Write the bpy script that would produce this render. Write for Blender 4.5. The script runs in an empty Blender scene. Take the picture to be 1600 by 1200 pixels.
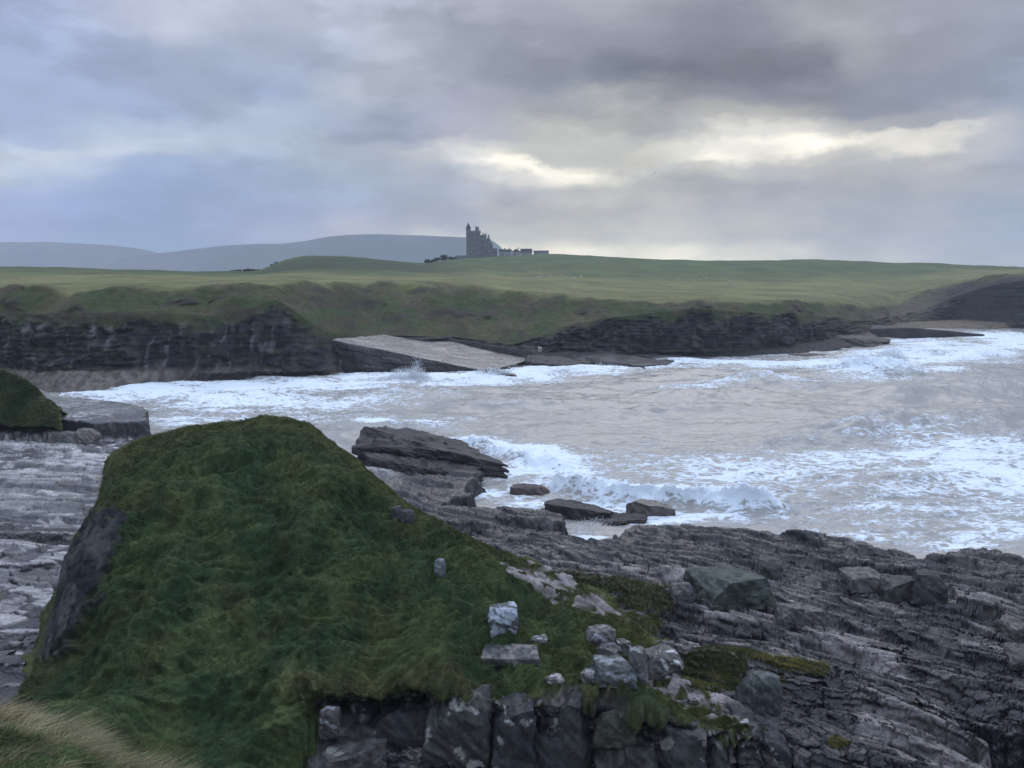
import bpy, math
import numpy as np
from mathutils import Vector

# ------------------------------------------------------------------ camera, sky, sun
H = 20.0                     # eye height above the sea (z = 0)
F = 1250.0                   # focal length in photo pixels (photo 1600 x 1200)
PITCH = math.atan(160.0 / F)
SP, CP = math.sin(PITCH), math.cos(PITCH)
scene = bpy.context.scene
COL = scene.collection

cam = bpy.data.cameras.new("camera")
cam.sensor_width = 36.0
cam.lens = 36.0 * F / 1600.0
cam.clip_start = 0.1
cam.clip_end = 60000
co = bpy.data.objects.new("camera", cam)
co.location = (0, 0, H)
co.rotation_euler = (math.pi / 2 - PITCH, 0, 0)
COL.objects.link(co)
scene.camera = co

vs_ = scene.view_settings
vs_.view_transform = 'Standard'
vs_.look = 'None'
vs_.gamma = 1
vs_.use_curve_mapping = False
vs_.exposure = 0.15
scene.cycles.max_bounces = 6
scene.cycles.diffuse_bounces = 3
scene.cycles.glossy_bounces = 3
scene.cycles.volume_bounces = 1
scene.cycles.use_denoising = True

SUN_EL, SUN_AZ = math.radians(38), math.radians(14)
sun = bpy.data.lights.new("sun", 'SUN')
sun.energy = 0.5
sun.angle = math.radians(40)
sun.color = (1, .93, .82)
so = bpy.data.objects.new("sun", sun)
sd = Vector((math.sin(SUN_AZ) * math.cos(SUN_EL), math.cos(SUN_AZ) * math.cos(SUN_EL), math.sin(SUN_EL)))
so.rotation_euler = sd.to_track_quat('Z', 'Y').to_euler()
so.location = (0, 0, 300)
COL.objects.link(so)

def lin(c):
    c = np.asarray(c, float) / 255.0
    return np.where(c <= .04045, c / 12.92, ((c + .055) / 1.055) ** 2.4)

def ray(u, v):
    a, b = (np.asarray(u, float) - 800) / F, (600 - np.asarray(v, float)) / F
    return a, CP + b * SP, -SP + b * CP

# cloud colours seen from the headland, by bearing and elevation (photo columns/rows used as angles)
SKY = [
 (0,0,(165,178,215)),(130,0,(172,184,217)),(250,0,(188,196,222)),(340,10,(200,206,228)),(450,0,(188,194,216)),(600,0,(172,181,202)),(700,0,(174,180,198)),(800,0,(166,169,188)),(900,0,(168,172,186)),(1000,0,(166,172,184)),(1090,0,(148,152,170)),(1200,0,(164,169,182)),(1400,0,(166,171,186)),(1600,0,(162,168,186)),
 (0,60,(160,175,214)),(150,55,(164,178,213)),(330,55,(180,190,216)),(480,45,(178,187,210)),(620,40,(180,188,206)),(740,45,(166,172,190)),(830,40,(163,168,184)),(940,50,(152,156,176)),(1050,30,(168,172,184)),(1120,50,(144,149,168)),(1200,40,(150,154,172)),(1300,40,(172,176,186)),(1400,50,(154,159,178)),(1500,50,(165,170,188)),(1600,50,(158,167,188)),
 (0,110,(158,174,212)),(180,100,(158,173,208)),(290,100,(166,180,210)),(380,110,(168,181,210)),(430,130,(152,168,202)),(560,85,(158,170,198)),(640,105,(176,184,200)),(720,90,(158,163,184)),(830,110,(154,160,178)),(960,100,(132,142,162)),(1060,110,(136,141,160)),(1150,85,(136,140,158)),(1260,80,(140,144,164)),(1340,75,(172,176,188)),(1400,65,(158,162,180)),(1500,110,(157,163,184)),(1600,110,(148,160,184)),
 (0,170,(156,172,208)),(200,160,(154,170,206)),(400,165,(164,178,204)),(560,150,(174,183,200)),(650,150,(172,178,196)),(720,165,(160,165,186)),(850,165,(160,165,176)),(930,172,(205,203,198)),(1010,165,(160,164,174)),(1100,170,(152,156,172)),(1200,150,(150,155,172)),(1350,160,(152,158,178)),(1500,160,(152,159,182)),(1600,160,(146,158,182)),
 (0,205,(162,178,210)),(200,205,(166,181,208)),(420,205,(164,178,204)),(600,205,(156,167,194)),(720,210,(166,170,188)),(850,212,(182,184,182)),(940,200,(188,190,186)),(1050,205,(166,169,176)),(1110,208,(208,206,200)),(1150,205,(214,211,204)),(1250,205,(216,212,206)),(1330,200,(190,190,190)),(1430,205,(180,183,190)),(1500,205,(168,174,188)),(1600,205,(150,162,186)),
 (0,240,(182,194,216)),(100,236,(184,195,216)),(220,232,(180,192,214)),(350,235,(168,182,206)),(480,240,(168,181,202)),(600,235,(172,181,200)),(700,245,(196,198,204)),(760,252,(236,230,214)),(830,258,(245,238,216)),(900,268,(246,238,214)),(970,262,(206,204,196)),(1050,245,(196,196,190)),(1110,235,(232,227,212)),(1140,245,(244,238,220)),(1170,225,(238,232,216)),(1240,220,(250,243,224)),(1300,225,(246,238,218)),(1370,232,(226,220,208)),(1430,228,(238,230,214)),(1490,222,(236,228,214)),(1530,235,(176,181,192)),(1600,235,(154,165,188)),
 (0,262,(178,190,214)),(100,265,(160,178,210)),(230,260,(150,170,206)),(400,265,(156,173,205)),(600,262,(168,180,202)),(720,268,(180,186,200)),(820,275,(206,204,200)),(900,282,(214,210,200)),(1000,272,(184,186,186)),(1100,262,(188,189,188)),(1150,265,(206,204,198)),(1200,258,(184,186,190)),(1300,258,(190,190,192)),(1400,258,(184,187,192)),(1500,255,(184,186,192)),(1600,258,(168,175,192)),
 (0,300,(150,168,208)),(200,295,(142,164,206)),(350,300,(148,168,206)),(500,300,(156,172,204)),(650,300,(164,175,198)),(800,300,(170,175,188)),(900,305,(186,186,188)),(1000,305,(180,182,184)),(1100,300,(170,174,182)),(1250,295,(168,173,184)),(1400,300,(168,173,186)),(1600,300,(152,164,188)),
 (0,340,(148,164,207)),(200,340,(142,162,204)),(400,340,(150,165,203)),(550,345,(158,167,196)),(680,345,(166,173,192)),(800,335,(170,174,184)),(900,330,(178,180,182)),(1000,340,(178,180,184)),(1200,340,(164,169,183)),(1400,340,(162,169,185)),(1600,340,(150,162,187)),
 (0,372,(150,165,207)),(250,380,(144,164,204)),(450,360,(158,168,200)),(600,358,(172,178,196)),(700,362,(184,187,196)),(800,372,(184,187,188)),(900,375,(184,185,184)),(1000,380,(182,184,186)),(1150,378,(176,179,184)),(1300,380,(170,175,186)),(1450,380,(164,171,187)),(1600,380,(156,166,188)),
 (800,388,(216,211,196)),(880,391,(236,228,204)),(960,395,(232,226,206)),(1060,398,(222,218,202)),(1150,400,(206,206,198)),(1250,400,(194,197,196)),(1350,402,(180,185,192)),(1450,404,(172,179,190)),(1600,408,(162,171,190)),
 (780,232,(190,192,194)),(850,238,(186,187,184)),(920,246,(188,188,183)),(985,252,(188,187,182)),(780,285,(192,193,194)),(860,292,(188,188,188)),(930,290,(188,188,186)),(1150,190,(180,179,178)),(1250,188,(178,178,180)),(1350,192,(172,174,182)),(1420,207,(176,179,188)),(1200,240,(212,208,200)),(1300,249,(200,198,194)),(1420,251,(194,194,195)),(1060,225,(178,179,182)),
 (0,420,(150,165,205)),(300,420,(148,166,204)),(600,410,(176,182,196)),(900,415,(226,220,202)),(1200,415,(200,202,198)),(1600,430,(162,171,190)),
]

def build_world():
    w = bpy.data.worlds.new("World")
    scene.world = w
    w.use_nodes = True
    nt = w.node_tree
    N, L = nt.nodes, nt.links
    N.clear()
    def nd(t, **k):
        n = N.new(t)
        for a, b in k.items():
            setattr(n, a, b)
        return n
    def math_(op, a, b=None, c=None, clamp=False):
        n = nd('ShaderNodeMath', operation=op, use_clamp=clamp)
        for i, x in enumerate((a, b, c)):
            if x is None: continue
            if isinstance(x, (int, float)): n.inputs[i].default_value = x
            else: L.new(x, n.inputs[i])
        return n.outputs[0]
    tc = nd('ShaderNodeTexCoord')
    sep = nd('ShaderNodeSeparateXYZ')
    L.new(tc.outputs['Generated'], sep.inputs[0])
    X, Y, Z = sep.outputs
    az = math_('ARCTAN2', X, Y)
    el = math_('ARCSINE', Z)
    # billow noise on stretched (bearing, elevation)
    def noise(sa, se, scale, detail, off=0.0):
        cb = nd('ShaderNodeCombineXYZ')
        L.new(math_('MULTIPLY', az, sa), cb.inputs[0])
        L.new(math_('MULTIPLY', el, se), cb.inputs[1])
        cb.inputs[2].default_value = off
        n = nd('ShaderNodeTexNoise')
        n.inputs['Scale'].default_value = scale
        n.inputs['Detail'].default_value = detail
        n.inputs['Roughness'].default_value = .6
        L.new(cb.outputs[0], n.inputs['Vector'])
        return math_('SUBTRACT', n.outputs['Fac'], .5)
    n1 = noise(1, 2.2, 7, 6, 0.0)
    n2 = noise(1, 2.2, 7, 6, 5.3)
    n3 = noise(1, 2.6, 11, 7, 9.1)
    az2 = math_('ADD', az, math_('MULTIPLY', n1, .10))
    el2 = math_('ADD', el, math_('MULTIPLY', math_('MULTIPLY', n2, .075), math_('MULTIPLY', el, 9.0, clamp=True)))
    azf = math_('ADD', math_('DIVIDE', az2, 2 * math.pi), .5)
    P = np.array([(p[0], p[1]) for p in SKY], float)
    Cc = np.array([lin(p[2]) for p in SKY])
    els = [0.0, 1.2, 2.2, 3.2, 4.6, 6.2, 7.4, 8.1, 8.7, 9.3, 9.9, 10.8, 12.4, 14.0, 16.2, 19.0]
    azs = np.arange(-35.1, 35.2, 2.6)
    back = np.array((.24, .29, .40))
    prev = None
    rows = []
    for e in els:
        er = math.radians(e)
        ramp = nd('ShaderNodeValToRGB')
        st = []
        st.append((0.0, back * .9)); st.append((.25, back * .85))
        for a in azs:
            ar = math.radians(a)
            d = np.array((math.sin(ar) * math.cos(er), math.cos(ar) * math.cos(er), math.sin(er)))
            f = d[1] * CP - d[2] * SP
            up = d[1] * SP + d[2] * CP
            u, v = 800 + F * d[0] / f, 600 - F * up / f
            q = ((P[:, 0] - u) / 75) ** 2 + ((P[:, 1] - v) / 19) ** 2
            wgt = 1 / (q + .03) ** 3.1
            cl = (Cc * wgt[:, None]).sum(0) / wgt.sum()
            T = math.exp(-.00019 * min(5700., 320. / max(math.sin(er), .01)))      # what the sea haze will take away again
            cl = cl * (1 - .24 * math.exp(-((u - 1120) / 340) ** 2 - ((v - 95) / 85) ** 2))
            cl = cl / 1.11 * (cl.mean() / .42) ** .22
            ds = .14 + .25 * min(1, max(0, (cl.mean() - .45) / .3))
            cl = cl * (1 - ds) + ds * cl.mean()
            st.append((a / 360 + .5, np.maximum((cl - (1 - T) * np.array((.28, .34, .48))) / T, .03)))
        st.append((.75, back * .85)); st.append((1.0, back * .9))
        cr = ramp.color_ramp
        cr.interpolation = 'B_SPLINE' if False else 'EASE'
        while len(cr.elements) < len(st): cr.elements.new(.5)
        for i, (p, c) in enumerate(st):
            cr.elements[i].position = p
        for i, (p, c) in enumerate(st):
            cr.elements[i].color = (*c, 1)
        L.new(azf, ramp.inputs[0])
        rows.append((e, ramp.outputs[0]))
    rgb = nd('ShaderNodeRGB'); rgb.outputs[0].default_value = (.55, .64, .84, 1)
    rows.append((27.0, rgb.outputs[0]))
    rgb = nd('ShaderNodeRGB'); rgb.outputs[0].default_value = (1.0, 1.16, 1.50, 1)
    rows.append((50.0, rgb.outputs[0]))
    cur = rows[0][1]
    for (e0, _), (e1, c1) in zip(rows[:-1], rows[1:]):
        mr = nd('ShaderNodeMapRange', interpolation_type='SMOOTHSTEP')
        mr.inputs[1].default_value = math.radians(e0)
        mr.inputs[2].default_value = math.radians(e1)
        L.new(el2, mr.inputs[0])
        mx = nd('ShaderNodeMix', data_type='RGBA')
        L.new(mr.outputs[0], mx.inputs[0])
        L.new(cur, mx.inputs[6]); L.new(c1, mx.inputs[7])
        cur = mx.outputs[2]
    n4 = noise(1, 2.4, 4.6, 9, 14.2)
    edge = nd('ShaderNodeMapRange', interpolation_type='SMOOTHSTEP')
    edge.inputs[1].default_value = -.06; edge.inputs[2].default_value = .05; edge.inputs[3].default_value = -.13; edge.inputs[4].default_value = .10
    L.new(n4, edge.inputs[0])
    val = math_('ADD', math_('ADD', math_('MULTIPLY', n3, .55), 1.04), edge.outputs[0])
    cb = nd('ShaderNodeVectorMath', operation='SCALE')
    L.new(cur, cb.inputs[0]); L.new(val, cb.inputs[3])
    sky = nd('ShaderNodeTexSky', sky_type='NISHITA')
    sky.sun_disc = False
    sky.sun_elevation = SUN_EL
    sky.sun_rotation = SUN_AZ
    b1 = nd('ShaderNodeBackground'); b1.inputs[1].default_value = 0.97
    L.new(cb.outputs[0], b1.inputs[0])
    b2 = nd('ShaderNodeBackground'); b2.inputs[1].default_value = 0.05
    L.new(sky.outputs[0], b2.inputs[0])
    ms = nd('ShaderNodeMixShader'); ms.inputs[0].default_value = .06   # thin cloud lets a little clear sky through
    L.new(b1.outputs[0], ms.inputs[1]); L.new(b2.outputs[0], ms.inputs[2])
    out = nd('ShaderNodeOutputWorld')
    L.new(ms.outputs[0], out.inputs[0])
build_world()

# ------------------------------------------------------------------ helpers: projection, noise, meshes
def tan_down(v):
    _, y, z = ray(800, v)
    return -z / y

def P3(u, v, d):
    """point seen at photo (u, v) at forward distance d"""
    x, y, z = ray(u, v)
    return np.array((x / y * d, d, H + z / y * d))

def PZ(u, v, z):
    """point seen at photo (u, v) at height z"""
    x, y, zz = ray(u, v)
    t = (z - H) / zz
    return np.array((x * t, y * t, z))

def proj(p):
    p = np.asarray(p)
    x, y, z = p[..., 0], p[..., 1], p[..., 2] - H
    f = y * CP - z * SP
    up = y * SP + z * CP
    f = np.where(f > .05, f, .05)
    return 800 + F * x / f, 600 - F * up / f

def _h(ix, iy, s):
    h = (ix.astype(np.int64) * 374761393 + iy.astype(np.int64) * 668265263 + s * 974634777) & 0xFFFFFFFF
    h = ((h ^ (h >> 13)) * 1274126177) & 0xFFFFFFFF
    return (h ^ (h >> 16)) & 0xFFFFFFFF

def rnd2(ix, iy, s):
    return _h(ix, iy, s) / 4294967296.0

def perlin(x, y, s=0):
    xi, yi = np.floor(x), np.floor(y)
    fx, fy = x - xi, y - yi
    xi = xi.astype(np.int64); yi = yi.astype(np.int64)
    u = fx * fx * fx * (fx * (fx * 6 - 15) + 10)
    v = fy * fy * fy * (fy * (fy * 6 - 15) + 10)
    def g(ox, oy):
        a = rnd2(xi + ox, yi + oy, s) * (2 * math.pi)
        return np.cos(a) * (fx - ox) + np.sin(a) * (fy - oy)
    a = g(0, 0) * (1 - u) + g(1, 0) * u
    b = g(0, 1) * (1 - u) + g(1, 1) * u
    return (a * (1 - v) + b * v) * 1.5

def fbm(x, y, o=4, s=0, gain=.5):
    r = 0; a = 1; f = 1
    for i in range(o):
        r = r + a * perlin(x * f, y * f, s + i * 17)
        a *= gain; f *= 2.03
    return r

def voro(x, y, s=0):
    xi, yi = np.floor(x).astype(np.int64), np.floor(y).astype(np.int64)
    f1 = np.full(x.shape, 9.0); f2 = np.full(x.shape, 9.0); idr = np.zeros(x.shape); idr2 = np.zeros(x.shape)
    for ox in (-1, 0, 1):
        for oy in (-1, 0, 1):
            cx, cy = xi + ox, yi + oy
            px = cx + .1 + .8 * rnd2(cx, cy, s); py = cy + .1 + .8 * rnd2(cx, cy, s + 1)
            d = np.hypot(px - x, py - y)
            m = d < f1
            f2 = np.where(m, f1, np.minimum(f2, d))
            idr = np.where(m, rnd2(cx, cy, s + 2), idr)
            idr2 = np.where(m, rnd2(cx, cy, s + 3), idr2)
            f1 = np.where(m, d, f1)
    return f1, f2, idr, idr2

def sst(a, b, x):
    t = np.clip((x - a) / (b - a), 0, 1)
    return t * t * (3 - 2 * t)

def smooth(a, axis, sigma):
    if sigma <= 0: return a
    n = int(3 * sigma + 1)
    k = np.exp(-.5 * (np.arange(-n, n + 1) / sigma) ** 2); k /= k.sum()
    pad = [(0, 0)] * a.ndim; pad[axis] = (n, n)
    b = np.pad(a, pad, mode='edge')
    out = np.zeros_like(a)
    for i, w in enumerate(k):
        sl = [slice(None)] * a.ndim; sl[axis] = slice(i, i + a.shape[axis])
        out += w * b[tuple(sl)]
    return out

def sdf_poly(px, py, poly):
    """signed distance, positive inside"""
    poly = np.asarray(poly)
    d = np.full(px.shape, 1e9); ins = np.zeros(px.shape, bool)
    n = len(poly)
    for i in range(n):
        a, b = poly[i], poly[(i + 1) % n]
        ex, ey = b[0] - a[0], b[1] - a[1]
        wx, wy = px - a[0], py - a[1]
        t = np.clip((wx * ex + wy * ey) / (ex * ex + ey * ey + 1e-12), 0, 1)
        d = np.minimum(d, np.hypot(wx - ex * t, wy - ey * t))
        c = ((a[1] > py) != (b[1] > py))
        with np.errstate(divide='ignore', invalid='ignore'):
            xx = ex * (py - a[1]) / (ey if abs(ey) > 1e-12 else 1e-12) + a[0]
        ins ^= c & (px < xx)
    return np.where(ins, d, -d)

def pix_poly(pts, z):
    return [PZ(u, v, z)[:2] for u, v in pts]

def np_mesh(name, verts, faces, mat=None, attrs=None, smooth_=True, parent=None):
    me = bpy.data.meshes.new(name)
    verts = np.asarray(verts, np.float32).reshape(-1, 3)
    faces = np.asarray(faces, np.int32)
    k = faces.shape[1]; nf = len(faces)
    me.vertices.add(len(verts)); me.vertices.foreach_set('co', verts.ravel())
    me.loops.add(nf * k); me.loops.foreach_set('vertex_index', faces.ravel())
    me.polygons.add(nf)
    me.polygons.foreach_set('loop_start', np.arange(0, nf * k, k, dtype=np.int32))
    me.polygons.foreach_set('loop_total', np.full(nf, k, np.int32))
    me.polygons.foreach_set('use_smooth', np.full(nf, smooth_, bool))
    me.update(calc_edges=True)
    for an, av in (attrs or {}).items():
        av = np.asarray(av, np.float32)
        if av.ndim == 2:
            at = me.attributes.new(an, 'FLOAT_COLOR', 'POINT')
            c = np.ones((len(verts), 4), np.float32); c[:, :3] = av
            at.data.foreach_set('color', c.ravel())
        else:
            at = me.attributes.new(an, 'FLOAT', 'POINT')
            at.data.foreach_set('value', av.ravel())
    if mat: me.materials.append(mat)
    o = bpy.data.objects.new(name, me)
    COL.objects.link(o)
    if parent: o.parent = parent
    return o

def grid_faces(R, C):
    i = np.arange(R - 1)[:, None] * C + np.arange(C - 1)[None]
    return np.stack([i, i + 1, i + C + 1, i + C], -1).reshape(-1, 4)

def grid_normals(Pg):
    du = np.gradient(Pg, axis=1); dv = np.gradient(Pg, axis=0)
    n = np.cross(du, dv)
    return n / (np.linalg.norm(n, axis=-1, keepdims=True) + 1e-9)

def tag(o, label=None, cat=None, group=None, kind=None):
    if label: o['label'] = label
    if cat: o['category'] = cat
    if group: o['group'] = group
    if kind: o['kind'] = kind
    return o

def sheet(keys, ucols, seg_rows, su=6, sv=2):
    """keys: [(u, [(x,y,z)...])]; interpolates the profiles over bearing -> grid (R, C, 3), k index (R)"""
    us = np.array([k[0] for k in keys], float)
    prof = np.array([k[1] for k in keys])           # n, K, 3
    K = prof.shape[1]
    cols = np.zeros((len(ucols), K, 3))
    for k in range(K):
        for c in range(3):
            cols[:, k, c] = np.interp(ucols, us, prof[:, k, c])
    cols = smooth(cols, 0, su)
    ts = []
    for k in range(K - 1):
        n = seg_rows[k]
        ts.append(k + np.arange(n) / n)
    ts = np.concatenate(ts + [[K - 1]])
    i = np.minimum(ts.astype(int), K - 2); f = ts - i
    G = cols[:, i] * (1 - f)[None, :, None] + cols[:, i + 1] * f[None, :, None]
    G = np.swapaxes(G, 0, 1)
    G = smooth(G, 0, sv)
    return np.ascontiguousarray(G), ts

# ------------------------------------------------------------------ materials
def attr_mat(name, rough=.8, spec=.3, nscale=6, namt=.5, bump=.3, bscale=12, bdist=.05, sub=None, stretch=(1, 1, 1), rvar=0.0, trans=0.0):
    m = bpy.data.materials.new(name); m.use_nodes = True
    nt = m.node_tree; N, L = nt.nodes, nt.links
    bs = N['Principled BSDF']
    bs.inputs['Specular IOR Level'].default_value = spec
    at = N.new('ShaderNodeAttribute'); at.attribute_name = 'col'
    ge = N.new('ShaderNodeNewGeometry')
    mp = N.new('ShaderNodeMapping'); mp.inputs['Scale'].default_value = stretch
    L.new(ge.outputs['Position'], mp.inputs[0])
    n = N.new('ShaderNodeTexNoise'); n.inputs['Scale'].default_value = nscale; n.inputs['Detail'].default_value = 5; n.inputs['Roughness'].default_value = .65
    L.new(mp.outputs[0], n.inputs['Vector'])
    mr = N.new('ShaderNodeMapRange'); mr.inputs[1].default_value = .3; mr.inputs[2].default_value = .7
    mr.inputs[3].default_value = 1 - namt; mr.inputs[4].default_value = 1 + namt
    L.new(n.outputs['Fac'], mr.inputs[0])
    sc = N.new('ShaderNodeVectorMath'); sc.operation = 'SCALE'
    L.new(at.outputs['Color'], sc.inputs[0]); L.new(mr.outputs[0], sc.inputs[3])
    L.new(sc.outputs[0], bs.inputs['Base Color'])
    bs.inputs['Roughness'].default_value = rough
    if rvar:
        m2 = N.new('ShaderNodeMapRange'); m2.inputs[1].default_value = .35; m2.inputs[2].default_value = .65
        m2.inputs[3].default_value = rough - rvar; m2.inputs[4].default_value = rough + rvar
        n3 = N.new('ShaderNodeTexNoise'); n3.inputs['Scale'].default_value = nscale * .37; n3.inputs['Detail'].default_value = 3
        L.new(mp.outputs[0], n3.inputs['Vector']); L.new(n3.outputs['Fac'], m2.inputs[0]); L.new(m2.outputs[0], bs.inputs['Roughness'])
    if bump:
        n2 = N.new('ShaderNodeTexNoise'); n2.inputs['Scale'].default_value = bscale; n2.inputs['Detail'].default_value = 6; n2.inputs['Roughness'].default_value = .6
        L.new(mp.outputs[0], n2.inputs['Vector'])
        b = N.new('ShaderNodeBump'); b.inputs['Strength'].default_value = bump; b.inputs['Distance'].default_value = bdist
        L.new(n2.outputs['Fac'], b.inputs['Height']); L.new(b.outputs[0], bs.inputs['Normal'])
    if trans:
        tr = N.new('ShaderNodeBsdfTranslucent'); L.new(sc.outputs[0], tr.inputs[0])
        mx = N.new('ShaderNodeMixShader'); mx.inputs[0].default_value = trans
        L.new(bs.outputs[0], mx.inputs[1]); L.new(tr.outputs[0], mx.inputs[2])
        L.new(mx.outputs[0], N['Material Output'].inputs[0])
    return m

M_rock = attr_mat('wet_rock', rough=.30, spec=.6, nscale=5, namt=.45, bump=.5, bscale=9, bdist=.10, rvar=.14)
M_boulder = attr_mat('boulder_rock', rough=.7, spec=.35, nscale=6, namt=.4, bump=.5, bscale=10, bdist=.06)
M_cliff = attr_mat('cliff_and_field', rough=.85, spec=.2, nscale=.5, namt=.35, bump=.6, bscale=.6, bdist=.8)
M_soil = attr_mat('turf', rough=.9, spec=.15, nscale=3, namt=.4, bump=.6, bscale=5, bdist=.15)
M_blade = attr_mat('grass_blade', rough=.6, spec=.25, nscale=1.2, namt=.25, bump=0, trans=.2)
M_hill = attr_mat('heather_hill', rough=.95, spec=.05, nscale=.004, namt=.25, bump=.5, bscale=.01, bdist=30)

def plain_mat(name, col, rough=.8, nscale=2, namt=.3, bump=.2, spec=.3):
    m = attr_mat(name, rough=rough, spec=spec, nscale=nscale, namt=namt, bump=bump, bscale=nscale * 2, bdist=.05)
    N = m.node_tree.nodes; L = m.node_tree.links
    a = [n for n in N if n.type == 'ATTRIBUTE'][0]
    sc = [l.to_node for l in L if l.from_node == a][0]
    N.remove(a)
    sc.inputs[0].default_value = col
    return m

def mixc(a, b, t):
    t = np.asarray(t)[..., None]
    return np.asarray(a) * (1 - t) + np.asarray(b) * t

# ------------------------------------------------------------------ far hills
def build_hills():
    D = 7500.0
    def hill(name, sky, D, thick):
        us = np.arange(sky[0][0], sky[-1][0] + 1, 4.0)
        vs = np.interp(us, [s[0] for s in sky], [s[1] for s in sky])
        vs = smooth(vs[:, None], 0, 2.0)[:, 0]
        pk = np.array([P3(u, v, D) for u, v in zip(us, vs)])
        rows = []
        R = 24
        for r in range(R):
            t = r / (R - 1)                      # front foot -> ridge -> back foot
            q = t * 2 if t <= .5 else (1 - t) * 2
            y = D + (t - .5) * thick
            sc = 1 + (t - .5) * thick / D
            z = 2 + (pk[:, 2] - 2) * (q ** .8)
            x = pk[:, 0] * sc
            amp = 9 * q * (1 - q) * 4
            z = z + amp * fbm(x / 420, np.full_like(x, y / 420), 4, 3)
            rows.append(np.stack([x, np.full_like(x, y), z], -1))
        G = np.array(rows)
        c = mixc((.05, .055, .045), (.085, .075, .07), sst(-.4, .5, fbm(G[..., 0] / 600, G[..., 1] / 600, 4, 9)))
        o = np_mesh(name, G, grid_faces(*G.shape[:2]), M_hill, {'col': c.reshape(-1, 3)})
        tag(o, kind='structure')
    hill('hills', [(-500, 384), (-250, 380), (-100, 377), (0, 376), (80, 376), (160, 380), (215, 386), (240, 391), (262, 400), (300, 412), (340, 432)], 5000., 900.)
    hill('hills', [(120, 440), (190, 402), (240, 395), (300, 388), (350, 382), (400, 379), (440, 379), (480, 374), (510, 367.5), (545, 364), (590, 363), (640, 365), (700, 367), (745, 369), (768, 372), (778, 378), (786, 387), (794, 398), (810, 412), (840, 432)], 4200., 900.)
build_hills()

# ------------------------------------------------------------------ headland across the bay
#  u, v_shore, v_base, z_base, v_rocktop, set3, v_lip, set4, v5,d5, v6,d6, v7,d7
HEAD = [
 (-700, 598,580,2.5,490,4,452,10,436,260,425,340,418,430),
 (0,   598,580,2.5,490,4,452,10,436,260,425,340,416,430),
 (100, 612,581,3.0,490,4,451,10,436,262,426,345,417,430),
 (200, 606,580,3.0,489,4,447,10,435,270,427,350,421,430),
 (330, 593,582,2.0,494,4,446,10,438,280,430,360,424,440),
 (400, 588,581,1.5,480,4,444,10,438,280,431,380,424,450),
 (430, 587,580,1.5,464,6,441,10,436,290,428,400,411,480),
 (470, 586,581,1.5,492,7,441,26,436,300,427,400,398,500),
 (520, 585,580,1.2,524,8,441,45,436,320,427,400,398,520),
 (560, 575,545,3.5,524,8,441,42,436,325,427,400,401,530),
 (600, 570,527,6,523,2,442,40,437,330,428,400,405,540),
 (665, 570,530,5.5,526,2,441,40,437,335,430,420,411,560),
 (700, 570,528,5,524,2,441,40,437,340,430,430,405,690),
 (745, 570,536,4.2,531,2,446,40,438,350,428,450,401.5,790),
 (800, 570,546,3,541,2,455,38,440,370,430,500,399,800),
 (855, 566,552,2,522,6,460,30,442,380,432,500,395.5,800),
 (900, 564,553,1.5,505,6,464,22,446,380,432,500,397,780),
 (1000,557,550,1.5,490,5,474,10,450,380,434,500,403,740),
 (1100,556,550,1.5,482,5,469,8,452,400,436,520,406,720),
 (1200,553,545,1.5,490,6,472,10,452,400,436,520,406,700),
 (1260,551,538,1.5,492,7,471,14,452,410,436,520,404,700),
 (1300,548,530,2,496,8,472,20,452,420,436,520,405,700),
 (1350,535,522,2,502,8,480,25,455,420,436,540,407,700),
 (1400,516,505,2,492,12,478,30,450,440,432,560,410,700),
 (1440,514,503,2,485,12,455,30,440,450,428,560,409,700),
 (1500,512,500,2,460,6,438,20,430,450,424,560,413,700),
 (1550,512,504,2,445,6,432,15,428,450,423,560,415,700),
 (1600,512,507,2,437,6,427,12,425,430,421,500,417,600),
 (1900,512,507,2,432,6,424,12,422,430,419,500,416,600),
 (2700,512,507,2,432,6,424,12,422,430,419,500,416,600)]
HG = None
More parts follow.
